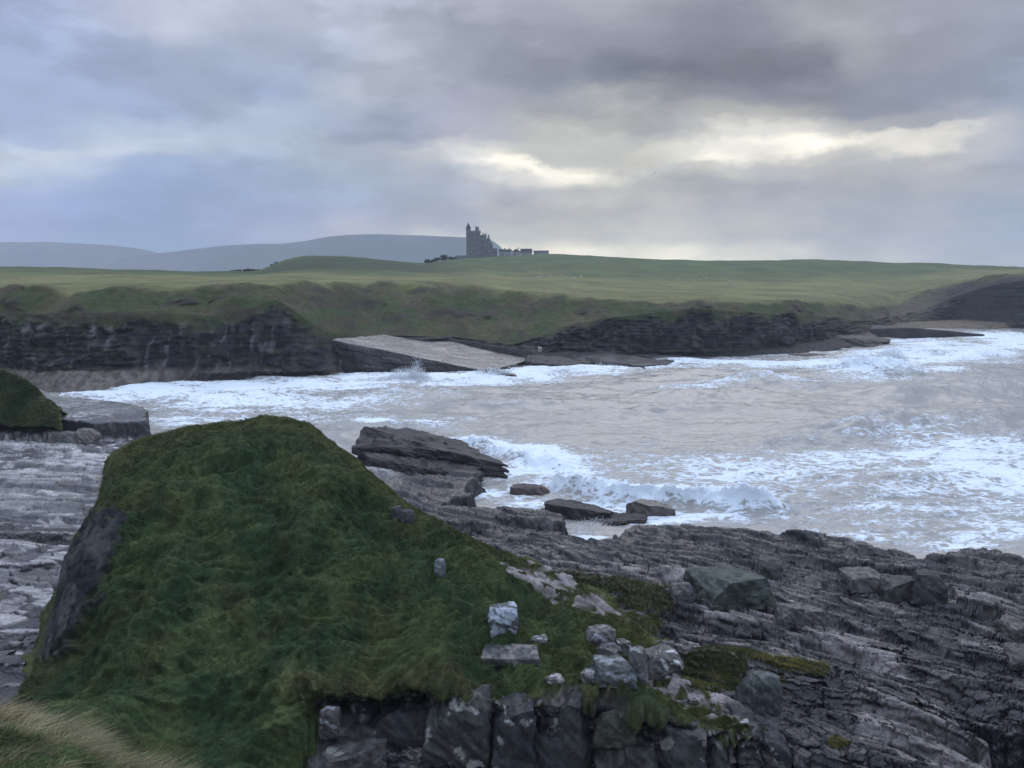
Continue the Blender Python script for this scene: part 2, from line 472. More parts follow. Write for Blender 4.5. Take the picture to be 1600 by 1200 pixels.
def build_headland():
    global HG
    keys = []
    for (u, vs, vb, zb, vr, s3, vl, s4, v5, d5, v6, d6, v7, d7) in HEAD:
        p1 = PZ(u, vs, .2); p2 = PZ(u, vb, zb)
        p0 = p1 * (1 - 3.0 / p1[1]); p0[2] = -2.5
        if 570 <= u <= 815:                     # the tilted slab lies against the land here
            p1 = p2 - np.array((0, 1.5, 0)); p1[2] = -1.0
            p0 = p1 - np.array((0, 3, 1.5))
        d3 = p2[1] + s3; d4 = d3 + s4
        p8 = P3(u, v7, d7 + 160); p8[2] = P3(u, v7, d7)[2] - 9
        p9 = p8 * 2.2; p9[2] = -1
        keys.append((u, [p0, p1, p2, P3(u, vr, d3), P3(u, vl, d4), P3(u, v5, max(d5, d4 + 20)), P3(u, v6, d6), P3(u, v7, d7), p8, p9]))
    uc = np.concatenate([np.arange(-700, -100, 10), np.arange(-100, 1700, 2.0), np.arange(1700, 2701, 10)])
    G, ts = sheet(keys, uc, [3, 12, 60, 36, 26, 16, 30, 14, 8], su=5, sv=1.2)
    T = np.broadcast_to(ts[:, None], G.shape[:2])
    n = grid_normals(G); n *= np.sign(n[..., 2:3] + 1e-6) * 1.0
    x, y, z = G[..., 0], G[..., 1], G[..., 2]
    U, V = proj(G)
    # steep rock between base (2) and rock top (3)
    rock = sst(1.9, 2.1, T) * (1 - sst(2.72, 2.98, T + .22 * fbm(x / 9, z / 6, 4, 5)))
    dirt = fbm(x / 14, y / 14, 4, 11)
    # bare earth scarps in the grass slope
    scarp = sst(.28, .5, fbm(x / 13 + y / 60, z / 3.2, 4, 21)) * sst(3.0, 3.2, T) * (1 - sst(3.75, 3.98, T))
    # displacement: bedding ledges + buttresses on the cliff, gullies on the slope
    lay = z / .9 + .5 * fbm(x / 20, y / 20, 3, 2)
    ledge = (np.floor(lay) + sst(.25, .75, lay - np.floor(lay)) - lay)
    rr = rnd2(np.floor(lay).astype(np.int64), np.floor(x / 5 + 3 * perlin(x / 9, z / 2, 8)).astype(np.int64), 4) - .5
    out = rock * (2.2 * fbm(x / 11, z / 9, 4, 31) + .5 * ledge + .8 * rr + .8 * fbm(x / 2.2, z / 1.2, 3, 7))
    y2 = y - out - scarp * 1.0 * (fbm(x / 4, z / 2, 3, 3) + .5)
    slope = sst(3.0, 3.25, T) * (1 - sst(3.9, 4.2, T))
    z2 = z + slope * (1.3 * fbm(x / 11, y / 22, 4, 41)) + sst(4, 4.3, T) * (1 - sst(7.9, 8, T)) * .35 * fbm(x / 18, y / 30, 3, 43)
    shore = sst(.7, 1.1, T) * (1 - sst(1.9, 2.05, T))
    z2 += shore * (.5 * fbm(x / 2.5, y / 2.5, 4, 51) + .3)
    G = np.stack([x, y2, z2], -1)
    # colours (true surface colours)
    g1 = np.array((.072, .098, .034)); g2 = np.array((.150, .158, .058)); dry = np.array((.175, .158, .075)); brown = np.array((.060, .048, .032))
    field = mixc(g2, g1, sst(5.4, 6.4, T + .4 * fbm(x / 60, y / 60, 3, 61)))
    field = mixc(field, dry, .55 * sst(-.1, .6, fbm(x / 70, y / 25, 4, 62)) * (1 - sst(5.6, 6.6, T)))
    field = mixc(field, (.045, .062, .026), .7 * sst(6.0, 6.4, T) * (1 - sst(6.6, 6.95, T)) * sst(.0, .5, fbm(x / 50, y / 50, 3, 64) + .2) * (1 - sst(700, 900, U)))
    field = field * (1 + .30 * fbm(x / 24, y / 40, 4, 68))[..., None]
    field = mixc(field, (.085, .075, .038), .6 * sst(.2, .5, fbm(x / 35, y / 16, 4, 69)) * (1 - sst(4.6, 5.6, T)))
    trk = np.abs(y - (372 + 24 * np.sin(x / 90) + 5 * np.sin(x / 23)))
    field = mixc(field, (.10, .088, .055), .5 * (1 - sst(.8, 2.2, trk)) * sst(0, 60, x))
    kn = sst(6.05, 6.25, T) * (1 - sst(6.75, 6.95, T)) * sst(395, 425, U) * (1 - sst(640, 740, U))
    field = mixc(field, (.036, .050, .024), .75 * kn)
    gs = mixc(g1 * .62, dry * .42, sst(-.2, .6, fbm(x / 12, z / 5, 4, 65)))
    gs = mixc(gs, brown, .7 * sst(.1, .5, fbm(x / 10, z / 3, 4, 66)))
    c = mixc(gs, field, sst(3.75, 4.15, T + .15 * fbm(x / 9, y / 9, 3, 67)))
    c = mixc(c, (.040, .034, .030), .85 * scarp)
    rk = mixc((.020, .021, .025), (.060, .059, .058), sst(-.3, .8, fbm(x / 2.0, z / 5, 4, 71)))
    pale = sst(.30, .55, fbm(x / 1.6, z / 4.5, 4, 72)) * (1 - sst(700, 900, U)) * (1 - sst(16, 17.5, z2))
    rk = mixc(rk, (.20, .20, .20), .5 * pale * (1 - sst(400, 500, U)))
    rk = mixc(rk, (.050, .058, .028), .5 * sst(.15, .5, fbm(x / 3, z / 1.5, 4, 73)))
    c = mixc(c, rk, rock)
    bz = mixc((.10, .085, .075), (.19, .165, .145), sst(-.4, .4, fbm(x / 1.2, y / 1.2, 3, 74)))
    bz = mixc(bz, (.15, .12, .085), sst(1330, 1380, U))
    bz = mixc(bz, (.05, .046, .046), sst(520, 700, U) * (1 - sst(1310, 1370, U)))
    c = mixc(c, bz, (1 - sst(1.9, 2.1, T)))
    # brown valley floor above the far beach
    vm = np.exp(-((U - 1400) / 75) ** 2) * (1 - sst(3.4, 4.2, T)) * sst(1.9, 2.2, T)
    c = mixc(c, (.085, .075, .050), np.clip(vm, 0, 1))
    c = mixc(c, (.032, .031, .034), .85 * sst(1440, 1500, U) * sst(2, 2.2, T) * (1 - sst(3.2, 3.9, T + .3 * fbm(x / 14, z / 5, 3, 77))))
    o = np_mesh('headland', G, grid_faces(*G.shape[:2]), M_cliff, {'col': c.reshape(-1, 3)})
    tag(o, kind='structure')
    HG = G
build_headland()

# ------------------------------------------------------------------ sea
def line_dist(px, py, pts):
    d = np.full(px.shape, 1e9); side = np.zeros(px.shape); along = np.zeros(px.shape)
    L0 = 0
    for a, b in zip(pts[:-1], pts[1:]):
        ex, ey = b[0] - a[0], b[1] - a[1]; l = math.hypot(ex, ey)
        wx, wy = px - a[0], py - a[1]
        t = np.clip((wx * ex + wy * ey) / (l * l), 0, 1)
        dd = np.hypot(wx - ex * t, wy - ey * t)
        m = dd < d
        d = np.where(m, dd, d); side = np.where(m, np.sign(ex * wy - ey * wx) * dd, side); along = np.where(m, L0 + t * l, along)
        L0 += l
    return d, side, along, L0

FOAM = [  # u, v, half-width, half-height, strength
 (170,618,60,10,.9),(260,612,90,12,1.0),(380,606,90,13,1.0),(470,600,70,10,1.0),(560,596,70,10,.9),(330,630,120,16,.75),(450,632,130,12,.8),(560,622,90,6,.55),
 (280,655,60,12,.6),(620,592,50,8,.9),(690,594,60,8,.85),(760,592,60,9,.9),(830,583,50,10,1.0),(910,577,70,8,1.0),(990,570,70,7,.95),(1060,566,60,6,.8),(1130,566,80,8,.8),
 (1200,567,70,7,.8),(1280,568,60,8,.9),(1360,572,70,14,1.0),(1440,560,70,12,.8),(1520,552,80,10,.75),(1590,540,60,10,.7),(1470,578,50,6,.7),(1560,565,60,7,.55),(1560,525,60,8,.8),
 (1075,606,70,4,.75),(1240,595,60,6,.45),(1500,600,120,14,.18),(640,640,60,5,.3),
 (600,661,50,5,.7),(690,668,40,6,.6),(740,690,50,12,1.0),(800,706,60,14,1.0),(850,726,50,16,.95),(790,740,40,12,.8),(890,748,60,20,.9),(760,768,30,10,1.0),(820,780,60,12,.85),
 (950,790,100,12,.85),(910,836,40,8,1.0),(1020,815,90,8,.7),(960,812,40,8,.8),(1120,812,120,8,.55),(1080,735,190,30,.58),(1000,700,150,22,.28),(1250,730,170,34,.6),(1480,725,190,50,.74),(1590,735,90,40,.75),(1400,790,180,34,.56),(1560,815,110,30,.75),(1330,832,140,16,.6),(1500,850,90,12,.7),
 (330,660,110,14,.6),(470,655,80,12,.55),(1500,545,120,10,.8),(1590,530,60,10,.9),(1440,535,60,8,.85),(1350,590,120,7,.5),(820,700,60,14,.8),(880,720,60,14,.85),(700,655,70,6,.45),(840,812,40,12,1.0),(1010,800,60,10,.9),(1100,805,90,8,.8),
 (1660,740,120,60,.6),(1330,690,130,10,.3),(1560,690,110,10,.45),
]
def build_sea():
    u = np.concatenate([np.linspace(-6000, -300, 40)[:-1], np.arange(-300, 1900, 1.8), np.linspace(1900, 7000, 45)])
    v = np.concatenate([np.arange(960, 600, -.85), np.arange(600, 500, -.6)])
    d = H / tan_down(v)
    d = np.concatenate([np.linspace(12, d[0], 6)[:-1], d, np.geomspace(d[-1] * 1.02, 5400, 26)])
    s = (u - 800) / F / CP
    X = s[None] * d[:, None]; Y = np.broadcast_to(d[:, None], X.shape).copy()
    # keep bearing-based columns; row spacing for damping
    dr = np.gradient(d)[:, None]
    X = np.clip(X, -14000, 14000)
    Uc, Vc = proj(np.stack([X, Y, np.zeros_like(X)], -1))
    def oct_(wl, amp, sx, sy, seed, o=1):
        damp = np.clip((wl / (dr * 3.0)) - .3, 0, 1)
        return damp * amp * fbm(X / (wl * sx), Y / (wl * sy), o, seed)
    wx = X + 6 * perlin(X / 30, Y / 30, 91); wy = Y + 6 * perlin(X / 30, Y / 30, 92)
    Z = .45 * np.sin((wy * .93 - wx * .35) / 26 * 6.28 + 2 * perlin(X / 60, Y / 60, 5)) * (.5 + .8 * perlin(X / 70, Y / 50, 6))
    Z += oct_(13, .75, 3.0, 1, 95, 2) + oct_(4.8, .36, 2.6, 1, 96, 2)
    ridged = 1 - np.abs(fbm(wx / 5.5, wy / 2.6, 3, 97))
    Z += .36 * np.clip(2.6 / (dr * 3) - .3, 0, 1) * (ridged - .7)
    Z += oct_(1.3, .09, 2.2, 1, 98, 2)
    far = 1 - sst(400, 900, Y)
    Z = Z * far * (1 - .55 * sst(770, 800, Vc) * (1 - sst(1150, 1300, Uc)))
    foam = np.zeros_like(X)
    for (fu, fv, a, b, k) in FOAM:
        q = ((Uc - fu) / a) ** 2 + ((Vc - fv) / b) ** 2
        m = q < 9
        foam = np.where(m, np.maximum(foam, k * np.exp(-.7 * q)) + np.where(m, .18 * k * np.exp(-.7 * q), 0), foam)
    # smooth swells and the breakers
    Yd = np.zeros_like(Y)
    def breaker(pts, h, w, front, fo, rough, seed, fade=(.15, .15)):
        nonlocal Z, foam, Yd
        pl = [PZ(a, b, 0)[:2] for a, b in pts]
        dist, side, al, Ltot = line_dist(X, Y, pl)
        t = al / Ltot
        env = sst(0, fade[0], t) * (1 - sst(1 - fade[1], 1, t))
        # side > 0 : away from the camera
        side = side + .35 * w * fbm(X / (w * 1.6), Y / (w * 1.6), 3, seed + 3)
        prof = np.where(side < 0, np.exp(-(side / (w * front)) ** 2), np.exp(-(np.abs(side) / w) ** 1.5))
        prof = np.where(dist < 5 * w, prof, 0) * env
        hh = h * (1 + .30 * fbm(X / (4 * w), Y / (4 * w), 2, seed))
        Z = Z + prof * hh + rough * prof * (fbm(X / 1.1, Y / .9, 4, seed + 5) + .5 * fbm(X / .35, Y / .35, 2, seed + 6))
        Yd = Yd - .4 * h * rough * 2 * np.clip(prof, 0, 1) ** 4
        foam = np.maximum(foam, fo * np.clip(prof * 1.6, 0, 1))
        tr = np.where((side < 0) & (side > -3.5 * w), env * np.exp(-(side / (w * 1.8)) ** 2), 0)
        foam = np.maximum(foam, .62 * fo * tr)
    breaker([(860, 757), (900, 768), (960, 776), (1060, 786), (1160, 796), (1262, 801)], 1.9, 2.0, .50, 1.1, .34, 201, (.05, .18))
    breaker([(880, 655), (1100, 640), (1330, 648)], 1.3, 5.0, .8, .12, .05, 301)
    breaker([(1120, 700), (1350, 668), (1640, 655)], 1.2, 4.0, .8, .18, .06, 305)
    breaker([(680, 640), (780, 632), (900, 634)], 1.0, 4.0, .8, .2, .06, 309)
    breaker([(1350, 625), (1480, 612), (1640, 600)], 1.5, 6.0, .8, .1, .05, 313)
    breaker([(700, 690), (760, 708), (830, 724), (900, 745)], 1.0, 2.0, .6, 1.0, .30, 211)
    breaker([(1275, 578), (1340, 581), (1400, 583), (1440, 586)], 2.8, 5.0, .5, 1.1, .5, 221, (.25, .3))
    breaker([(1290, 560), (1400, 552), (1500, 556), (1600, 552)], 1.2, 5.0, .6, .85, .3, 231)
    breaker([(1000, 612), (1080, 607), (1140, 600), (1220, 585)], 1.2, 4.0, .8, .5, .1, 241)
    breaker([(1180, 596), (1250, 606), (1300, 612)], 1.3, 4.0, .8, .35, .1, 251)
    breaker([(1040, 632), (1110, 618), (1200, 612)], 1.0, 5.0, .9, 0, .05, 255)
    breaker([(1300, 690), (1390, 668), (1460, 672)], .8, 2.6, .9, .25, .1, 261)
    breaker([(560, 622), (640, 615), (720, 612)], .7, 4, .8, .3, .1, 271)
    breaker([(1440, 720), (1540, 690), (1640, 680)], .6, 2.5, .9, .5, .1, 281)
    breaker([(230, 632), (350, 622), (480, 628)], .8, 3.5, .8, .8, .2, 291)
    breaker([(600, 668), (660, 664), (720, 668)], .5, 2, .8, .7, .2, 295)
    bl = .5 + .5 * np.clip(fbm(X / 16, Y / 5, 4, 99) * 1.3, -1, 1)
    # old foam lacing the whole near-shore water
    lace = .51 * np.exp(-((Vc - (760 + .03 * (Uc - 1000))) / 75) ** 2) * sst(640, 800, Uc)
    lace = np.maximum(lace, .50 * np.exp(-((Vc - 615) / 30) ** 2) * (1 - sst(560, 900, Uc)) * sst(100, 200, Uc))
    lace = np.maximum(lace, .46 * np.exp(-((Vc - 562 + .03 * (Uc - 1000)) / 18) ** 2) * sst(700, 900, Uc))
    foam = np.maximum(foam * .95, lace)
    foam = np.clip(foam * (.62 + .62 * bl), 0, 1.1)
    foam += .10 * sst(.25, .6, Z) * far
    m = bpy.data.materials.new('sea_water'); m.use_nodes = True
    nt = m.node_tree; N, L = nt.nodes, nt.links
    bs = N['Principled BSDF']
    def mth(op, a, b):
        n = N.new('ShaderNodeMath'); n.operation = op
        for i, q in enumerate((a, b)):
            if isinstance(q, (int, float)): n.inputs[i].default_value = q
            else: L.new(q, n.inputs[i])
        return n.outputs[0]
    def noise(scale, detail, st, rough=.6, dist=0):
        mp = N.new('ShaderNodeMapping'); mp.inputs['Scale'].default_value = st
        L.new(ge.outputs['Position'], mp.inputs[0])
        n = N.new('ShaderNodeTexNoise'); n.inputs['Scale'].default_value = scale; n.inputs['Detail'].default_value = detail
        n.inputs['Roughness'].default_value = rough; n.inputs['Distortion'].default_value = dist
        L.new(mp.outputs[0], n.inputs['Vector'])
        return n.outputs['Fac']
    ge = N.new('ShaderNodeNewGeometry')
    fa = N.new('ShaderNodeAttribute'); fa.attribute_name = 'foam'
    n5 = noise(.9, 4, (.55, 1.0, 1), .55, 1.2)
    rdg = mth('SUBTRACT', .32, mth('MULTIPLY', mth('ABSOLUTE', mth('SUBTRACT', n5, .5), 0), 5.0))
    n1 = noise(.55, 8, (.45, 1.0, 1), .68, .6)
    n2 = noise(2.2, 6, (.5, 1.0, 1), .65, .4)
    nn = mth('ADD', mth('MULTIPLY', mth('SUBTRACT', mth('ADD', mth('MULTIPLY', n1, .55), mth('MULTIPLY', n2, .45)), .5), 2.1), .5)
    nn = mth('ADD', nn, mth('MULTIPLY', rdg, .55))
    th = mth('SUBTRACT', 1.0, fa.outputs['Fac'])            # threshold falls as foam rises
    dlt = mth('SUBTRACT', nn, mth('ADD', mth('MULTIPLY', th, .86), .06))
    mr = N.new('ShaderNodeMapRange'); mr.interpolation_type = 'SMOOTHSTEP'
    mr.inputs[1].default_value = -.08; mr.inputs[2].default_value = .30
    L.new(dlt, mr.inputs[0])
    fo = mth('MULTIPLY', mr.outputs[0], mth('MINIMUM', mth('MULTIPLY', fa.outputs['Fac'], 3.0), 1.0))
    wv = noise(.05, 4, (.6, 1, 1))
    wc = N.new('ShaderNodeMix'); wc.data_type = 'RGBA'
    wc.inputs[6].default_value = (.31, .298, .28, 1); wc.inputs[7].default_value = (.42, .40, .37, 1)
    L.new(wv, wc.inputs[0])
    mx = N.new('ShaderNodeMix'); mx.data_type = 'RGBA'
    L.new(fo, mx.inputs[0]); L.new(wc.outputs[2], mx.inputs[6]); mx.inputs[7].default_value = (.82, .90, .97, 1)
    L.new(mx.outputs[2], bs.inputs['Base Color'])
    bs.inputs['IOR'].default_value = 1.33
    ro = N.new('ShaderNodeMapRange'); ro.inputs[3].default_value = .14; ro.inputs[4].default_value = .85
    L.new(fo, ro.inputs[0]); L.new(ro.outputs[0], bs.inputs['Roughness'])
    b = N.new('ShaderNodeBump'); b.inputs['Strength'].default_value = .6; b.inputs['Distance'].default_value = .30
    L.new(mth('ADD', noise(1.1, 6, (.5, 1, 1), .6, .3), mth('MULTIPLY', fo, .5)), b.inputs['Height'])
    L.new(b.outputs[0], bs.inputs['Normal'])
    G = np.stack([X, Y + Yd, Z], -1)
    o = np_mesh('sea', G, grid_faces(*G.shape[:2]), m, {'foam': foam.ravel()})
    tag(o, kind='structure')
build_sea()

# ------------------------------------------------------------------ near rock platform (left shelf, bench, right platform)
PLAT = [(500,735),(600,722),(680,735),(760,742),(735,760),(725,772),(745,778),(690,796),(790,795),(850,800),(900,822),(868,848),(935,845),(990,824),(1130,826),(1230,838),(1330,852),(1420,868),(1470,876),(1500,861),(1560,860),(1620,880),(1900,900),(2300,960),(2300,1900),(-900,1900),(-900,640),(240,690),(300,720)]
ZP = [(0,700,2.2),(200,700,2.2),(0,900,2.6),(0,1080,2.8),(-400,900,3),(300,800,2.2),(400,730,1.4),
      (600,740,1.2),(700,810,1.6),(800,820,1.7),(850,870,2.5),(780,850,2.4),(1000,840,1.4),(1000,900,2.7),(1100,960,3.0),(1300,870,1.5),(1300,950,2.5),(1500,885,1.6),
      (1500,1000,2.5),(1200,1050,3.5),(1150,1110,3.9),(1300,1100,3.5),(1500,1100,3.0),(1600,1000,2.3),(1400,1200,3.1),(1250,1200,3.2),(1800,1000,2.2),(1900,1200,2.6),
      (900,1000,2.6),(600,950,2.0),(300,1000,2.2),(150,1100,2.2)]
def strata(X, Y, ang, seed, s=1.0, bs=1.0):
    """broken bedding: saw-tooth ledges running along a strike line plus jointed blocks; returns height, step-face hints"""
    ca, sa = math.cos(ang), math.sin(ang)
    A = X * ca + Y * sa            # along the strike
    B = -X * sa + Y * ca           # across it
    B = B + .9 * fbm(A / 7, B / 7, 3, seed)
    h = np.zeros_like(X); tone = np.zeros_like(X); crk = np.zeros_like(X)
    for i, (w, amp) in enumerate(((5.2, .80), (1.9, .40), (.75, .09))):
        w *= s; amp *= s
        b = B / w + .38 * fbm(A / (w * 2.6), B / (w * 1.5), 2, seed + 10 * i + 1)
        k = np.floor(b); f = b - k
        joint = np.floor(A / (w * 1.5) + rnd2(k.astype(np.int64), k.astype(np.int64) * 0, seed + i) * 7 + .25 * perlin(A / w, B / w, seed + 3)).astype(np.int64)
        rk = rnd2(k.astype(np.int64), joint, seed + 5 + i)
        h += amp * ((1 - f) * sst(0, .10, f) - .45) * (.35 + .9 * rk) + amp * .35 * (rk - .5)
        tone += (rk - .5) / (i + 1)
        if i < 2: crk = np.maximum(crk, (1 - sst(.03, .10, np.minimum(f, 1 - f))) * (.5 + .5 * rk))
    f1, f2, r1, r2 = voro(A / (1.5 * s), B / (.55 * s * bs), seed + 40)
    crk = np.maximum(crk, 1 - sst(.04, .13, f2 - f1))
    h += .22 * s * (r1 - .5) - .26 * s * (1 - sst(.0, .10, f2 - f1))
    f1, f2, r3, r4 = voro(A / (.6 * s), B / (.25 * s * bs), seed + 44)
    h += .05 * s * (r3 - .5) - .09 * s * (1 - sst(.0, .12, f2 - f1))
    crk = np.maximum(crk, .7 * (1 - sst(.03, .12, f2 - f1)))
    tone += .6 * (r2 - .5) + .5 * (r4 - .5)
    return h, tone, crk

PG = None
def build_platform():
    global PG
    u = np.concatenate([np.arange(-700, -120, 8), np.arange(-120, 1750, 1.6), np.arange(1750, 2200, 8)])
    v = np.concatenate([np.arange(1300, 900, -.75), np.arange(900, 612, -.6)])
    d = (H - 2.2) / tan_down(v)
    s = (u - 800) / F / CP
    # bearing lines fan out from below the camera
    X = s[None] * d[:, None] * (1 + 0 * d[:, None]); Y = np.broadcast_to(d[:, None], X.shape).copy()
    fx = (CP * Y + SP * (H - 2.2)) / (CP * CP * Y) * CP
    X = (u[None] - 800) / F * (Y * CP + (H - 2.2) * SP)
    ctl = np.array([np.r_[PZ(a, b, z)] for a, b, z in ZP])
    num = np.zeros_like(X); den = np.zeros_like(X)
    for cx, cy, cz in ctl:
        w = 1 / (((X - cx) ** 2 + (Y - cy) ** 2) + 2.0) ** 1.6
        num += w * cz; den += w
    base = num / den
    edge = sdf_poly(X, Y, pix_poly(PLAT, 1.2))
    edge = edge + .8 * fbm(X / 3, Y / 3, 4, 301)
    left = 1 - sst(-14, -9, X)
    hr, tr, cr_ = strata(X, Y, math.radians(-38), 311)
    hl, tl, cl_ = strata(X, Y, math.radians(-9), 351, 1.3, 1.8)
    hl = hl * .50
    hr = hr * (1 - .25 * sst(52, 72, Y))
    h = hr * (1 - left) + hl * left
    tone = tr * (1 - left) + tl * left
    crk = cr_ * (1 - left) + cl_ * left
    damp = sst(-.5, 2.0, edge)
    land = base + h * (.35 + .65 * damp)
    z = np.where(edge > 0, land, 0) * sst(-.2, .5, edge) + (-2.0) * (1 - sst(-1.2, .35, edge))
    # raised bench on the far left
    bench = sdf_poly(X, Y, [PZ(a, b, zz)[:2] for a, b, zz in [(-900,640,4.3),(-300,650,4.3),(60,652,4.3),(150,660,4.3),(232,657,4.3),(229,637,4.2),(200,630,4.1),(120,624,4.0),(60,622,4),(-900,612,4)]])
    bench = bench + .35 * fbm(X / 2.2, Y / 2.2, 3, 321) 
    bz = 4.2 + .25 * hl
    kb = sst(-.15, .25, bench)
    z = z * (1 - kb) + bz * kb
    # small step in front of the bench
    st = sst(-.1, .2, sdf_poly(X, Y, [PZ(a, b, 3.1)[:2] for a, b in [(-900,672),(-100,672),(75,676),(150,664),(60,645),(-900,630)]]) + .5 * fbm(X / 3, Y / 3, 3, 322))
    z = np.where(st > .02, np.maximum(z, st * (3.1 + .3 * hl)), z)
    # broken edge at the foot of the mound's front, and the dark gully at the lower right
    hole = sdf_poly(X, Y, [(-9, 20), (-9, 27.0), (0, 27.6), (6, 27.4), (9.6, 27.6), (9.9, 26.4), (10.0, 20)])
    hole = hole + .2 * fbm(X / 1.0, Y / 1.0, 3, 331)
    kh = sst(-.2, .25, hole)
    gul = sdf_poly(X, Y, pix_poly([(1488,1118),(1530,1122),(1620,1128),(1760,1136),(2300,1150),(2300,1900),(1565,1900),(1545,1195),(1510,1160)], 3.0)) + .35 * fbm(X / 1.3, Y / 1.3, 3, 333)
    kg = sst(-.15, .3, gul)
    z = z * (1 - kh) + .3 * kh
    z = z * (1 - kg) + (.2 + .5 * hr) * kg
    # put more rows where the ledges are steep, then weather the risers into thin beds
    _, V0 = proj(np.stack([X, Y, z], -1))
    dV = np.abs(np.diff(V0, axis=0)); dV = smooth(smooth(dV, 1, 22), 0, 2) + .12
    tt = np.concatenate([np.zeros((1, dV.shape[1])), np.cumsum(dV, 0)]); tt /= tt[-1:]
    tn = np.linspace(0, 1, 900)
    def rs(A): return np.stack([np.interp(tn, tt[:, j], A[:, j]) for j in range(A.shape[1])], 1)
    Y, z, tone, bench, left, hl, h = rs(Y), rs(z), rs(tone), rs(bench), rs(left), rs(hl), rs(h)
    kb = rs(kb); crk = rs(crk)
    X = (u[None] - 800) / F * (Y * CP + (H - 2.2) * SP)
    nn = grid_normals(np.stack([X, Y, z], -1)); nn *= np.where(nn[..., 2:3] < 0, -1, 1)
    steep = 1 - sst(.35, .85, nn[..., 2])
    hv = nn * np.array((1, 1, 0)); hv /= np.linalg.norm(hv, axis=-1, keepdims=True) + 1e-6
    lay = z / .13 + 1.2 * fbm(X / 2.5, Y / 2.5, 2, 391)
    li = np.floor(lay).astype(np.int64)
    cellx = np.floor(X / .7 + 5 * rnd2(li, li * 0, 393)).astype(np.int64)
    bed = (rnd2(li, cellx, 395) - .5) * .20 + .05 * fbm(X / .35, Y / .35 + z / .12, 3, 397)
    D3 = hv * (steep * bed)[..., None]
    X = X + D3[..., 0]; Y = Y + D3[..., 1]
    z = z + .012 * fbm(X / .3, Y / .3, 3, 399) * (1 - steep)
    bedtone = rnd2(li, cellx, 396) - .5
    tone = tone * (1 - steep) + (1.1 * bedtone - .15) * steep
    G = np.stack([X, Y, z], -1)
    U, V = proj(G)
    big = fbm(X / 6, Y / 6, 4, 341)
    dark = mixc((.007, .008, .012), (.034, .033, .037), sst(-.55, .6, tone + .5 * big))
    palep = sst(.06, .34, fbm(X / 4.5, Y / 3, 4, 342) + .40 * tone) * sst(1.7, 2.8, z)
    dark = mixc(dark, (.30, .275, .27), .62 * palep)
    dark = mixc(dark, (.050, .052, .036), .40 * sst(.1, .5, fbm(X / 5, Y / 5, 3, 343)))
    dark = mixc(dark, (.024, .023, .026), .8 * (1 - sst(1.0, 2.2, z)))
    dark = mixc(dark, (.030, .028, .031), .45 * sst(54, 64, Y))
    lt = mixc((.075, .072, .078), (.56, .545, .535), sst(-.30, .22, tone + .30 * big))
    lt = mixc(lt, mixc((.030, .030, .036), (.44, .42, .42), sst(-.12, .32, tone + .22 * big)), sst(790, 830, V + 25 * big))
    lt = mixc(lt, (.12, .125, .125), .75 * np.exp(-((V - 775) / 38) ** 2) * sst(-.5, .3, fbm(X / 6, Y / 4, 3, 345) + .3))
    lt = mixc(lt, (.10, .095, .10), .6 * sst(.0, .45, fbm(X / 3, Y / 2, 4, 346)) * sst(700, 850, V))
    lt = mixc(lt, (.075, .07, .066), .75 * kb * sst(-.6, .3, big + .6 * tone))
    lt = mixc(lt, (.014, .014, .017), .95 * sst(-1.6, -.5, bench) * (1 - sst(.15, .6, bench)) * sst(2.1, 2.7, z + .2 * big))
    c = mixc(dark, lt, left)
    c = mixc(c, (.014, .015, .016), (.45 + .35 * left) * crk * sst(-.5, .2, fbm(X / 3, Y / 3, 3, 348) + .25))   # dark weed and crevice shadow, both painted into the joint colour
    # moss and turf in the hollows
    turf = np.full_like(X, -1.0)
    for (a, b, ra, rb) in ((960,915,95,14),(1010,935,45,20),(900,905,40,12),(1120,1035,52,20),(1090,1060,50,22),(1245,1040,52,12),(1200,1062,26,10),(1000,975,40,16),(1010,1035,22,14),(1150,1020,50,10),(1310,1160,18,8),(1130,1065,60,10)):
        q = ((U - a) / ra) ** 2 + ((V - b - (U - a) * .12) / rb) ** 2
        turf = np.maximum(turf, 1.3 - q)
    turf = sst(.1, .45, turf + .55 * fbm(X / .9, Y / .9, 3, 347) - .25 * h)
    c = mixc(c, (.055, .06, .022), turf)
    wet = 0
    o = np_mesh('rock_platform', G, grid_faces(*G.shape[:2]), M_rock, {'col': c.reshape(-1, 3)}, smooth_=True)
    tag(o, kind='structure')
    PG = (G, turf)
build_platform()

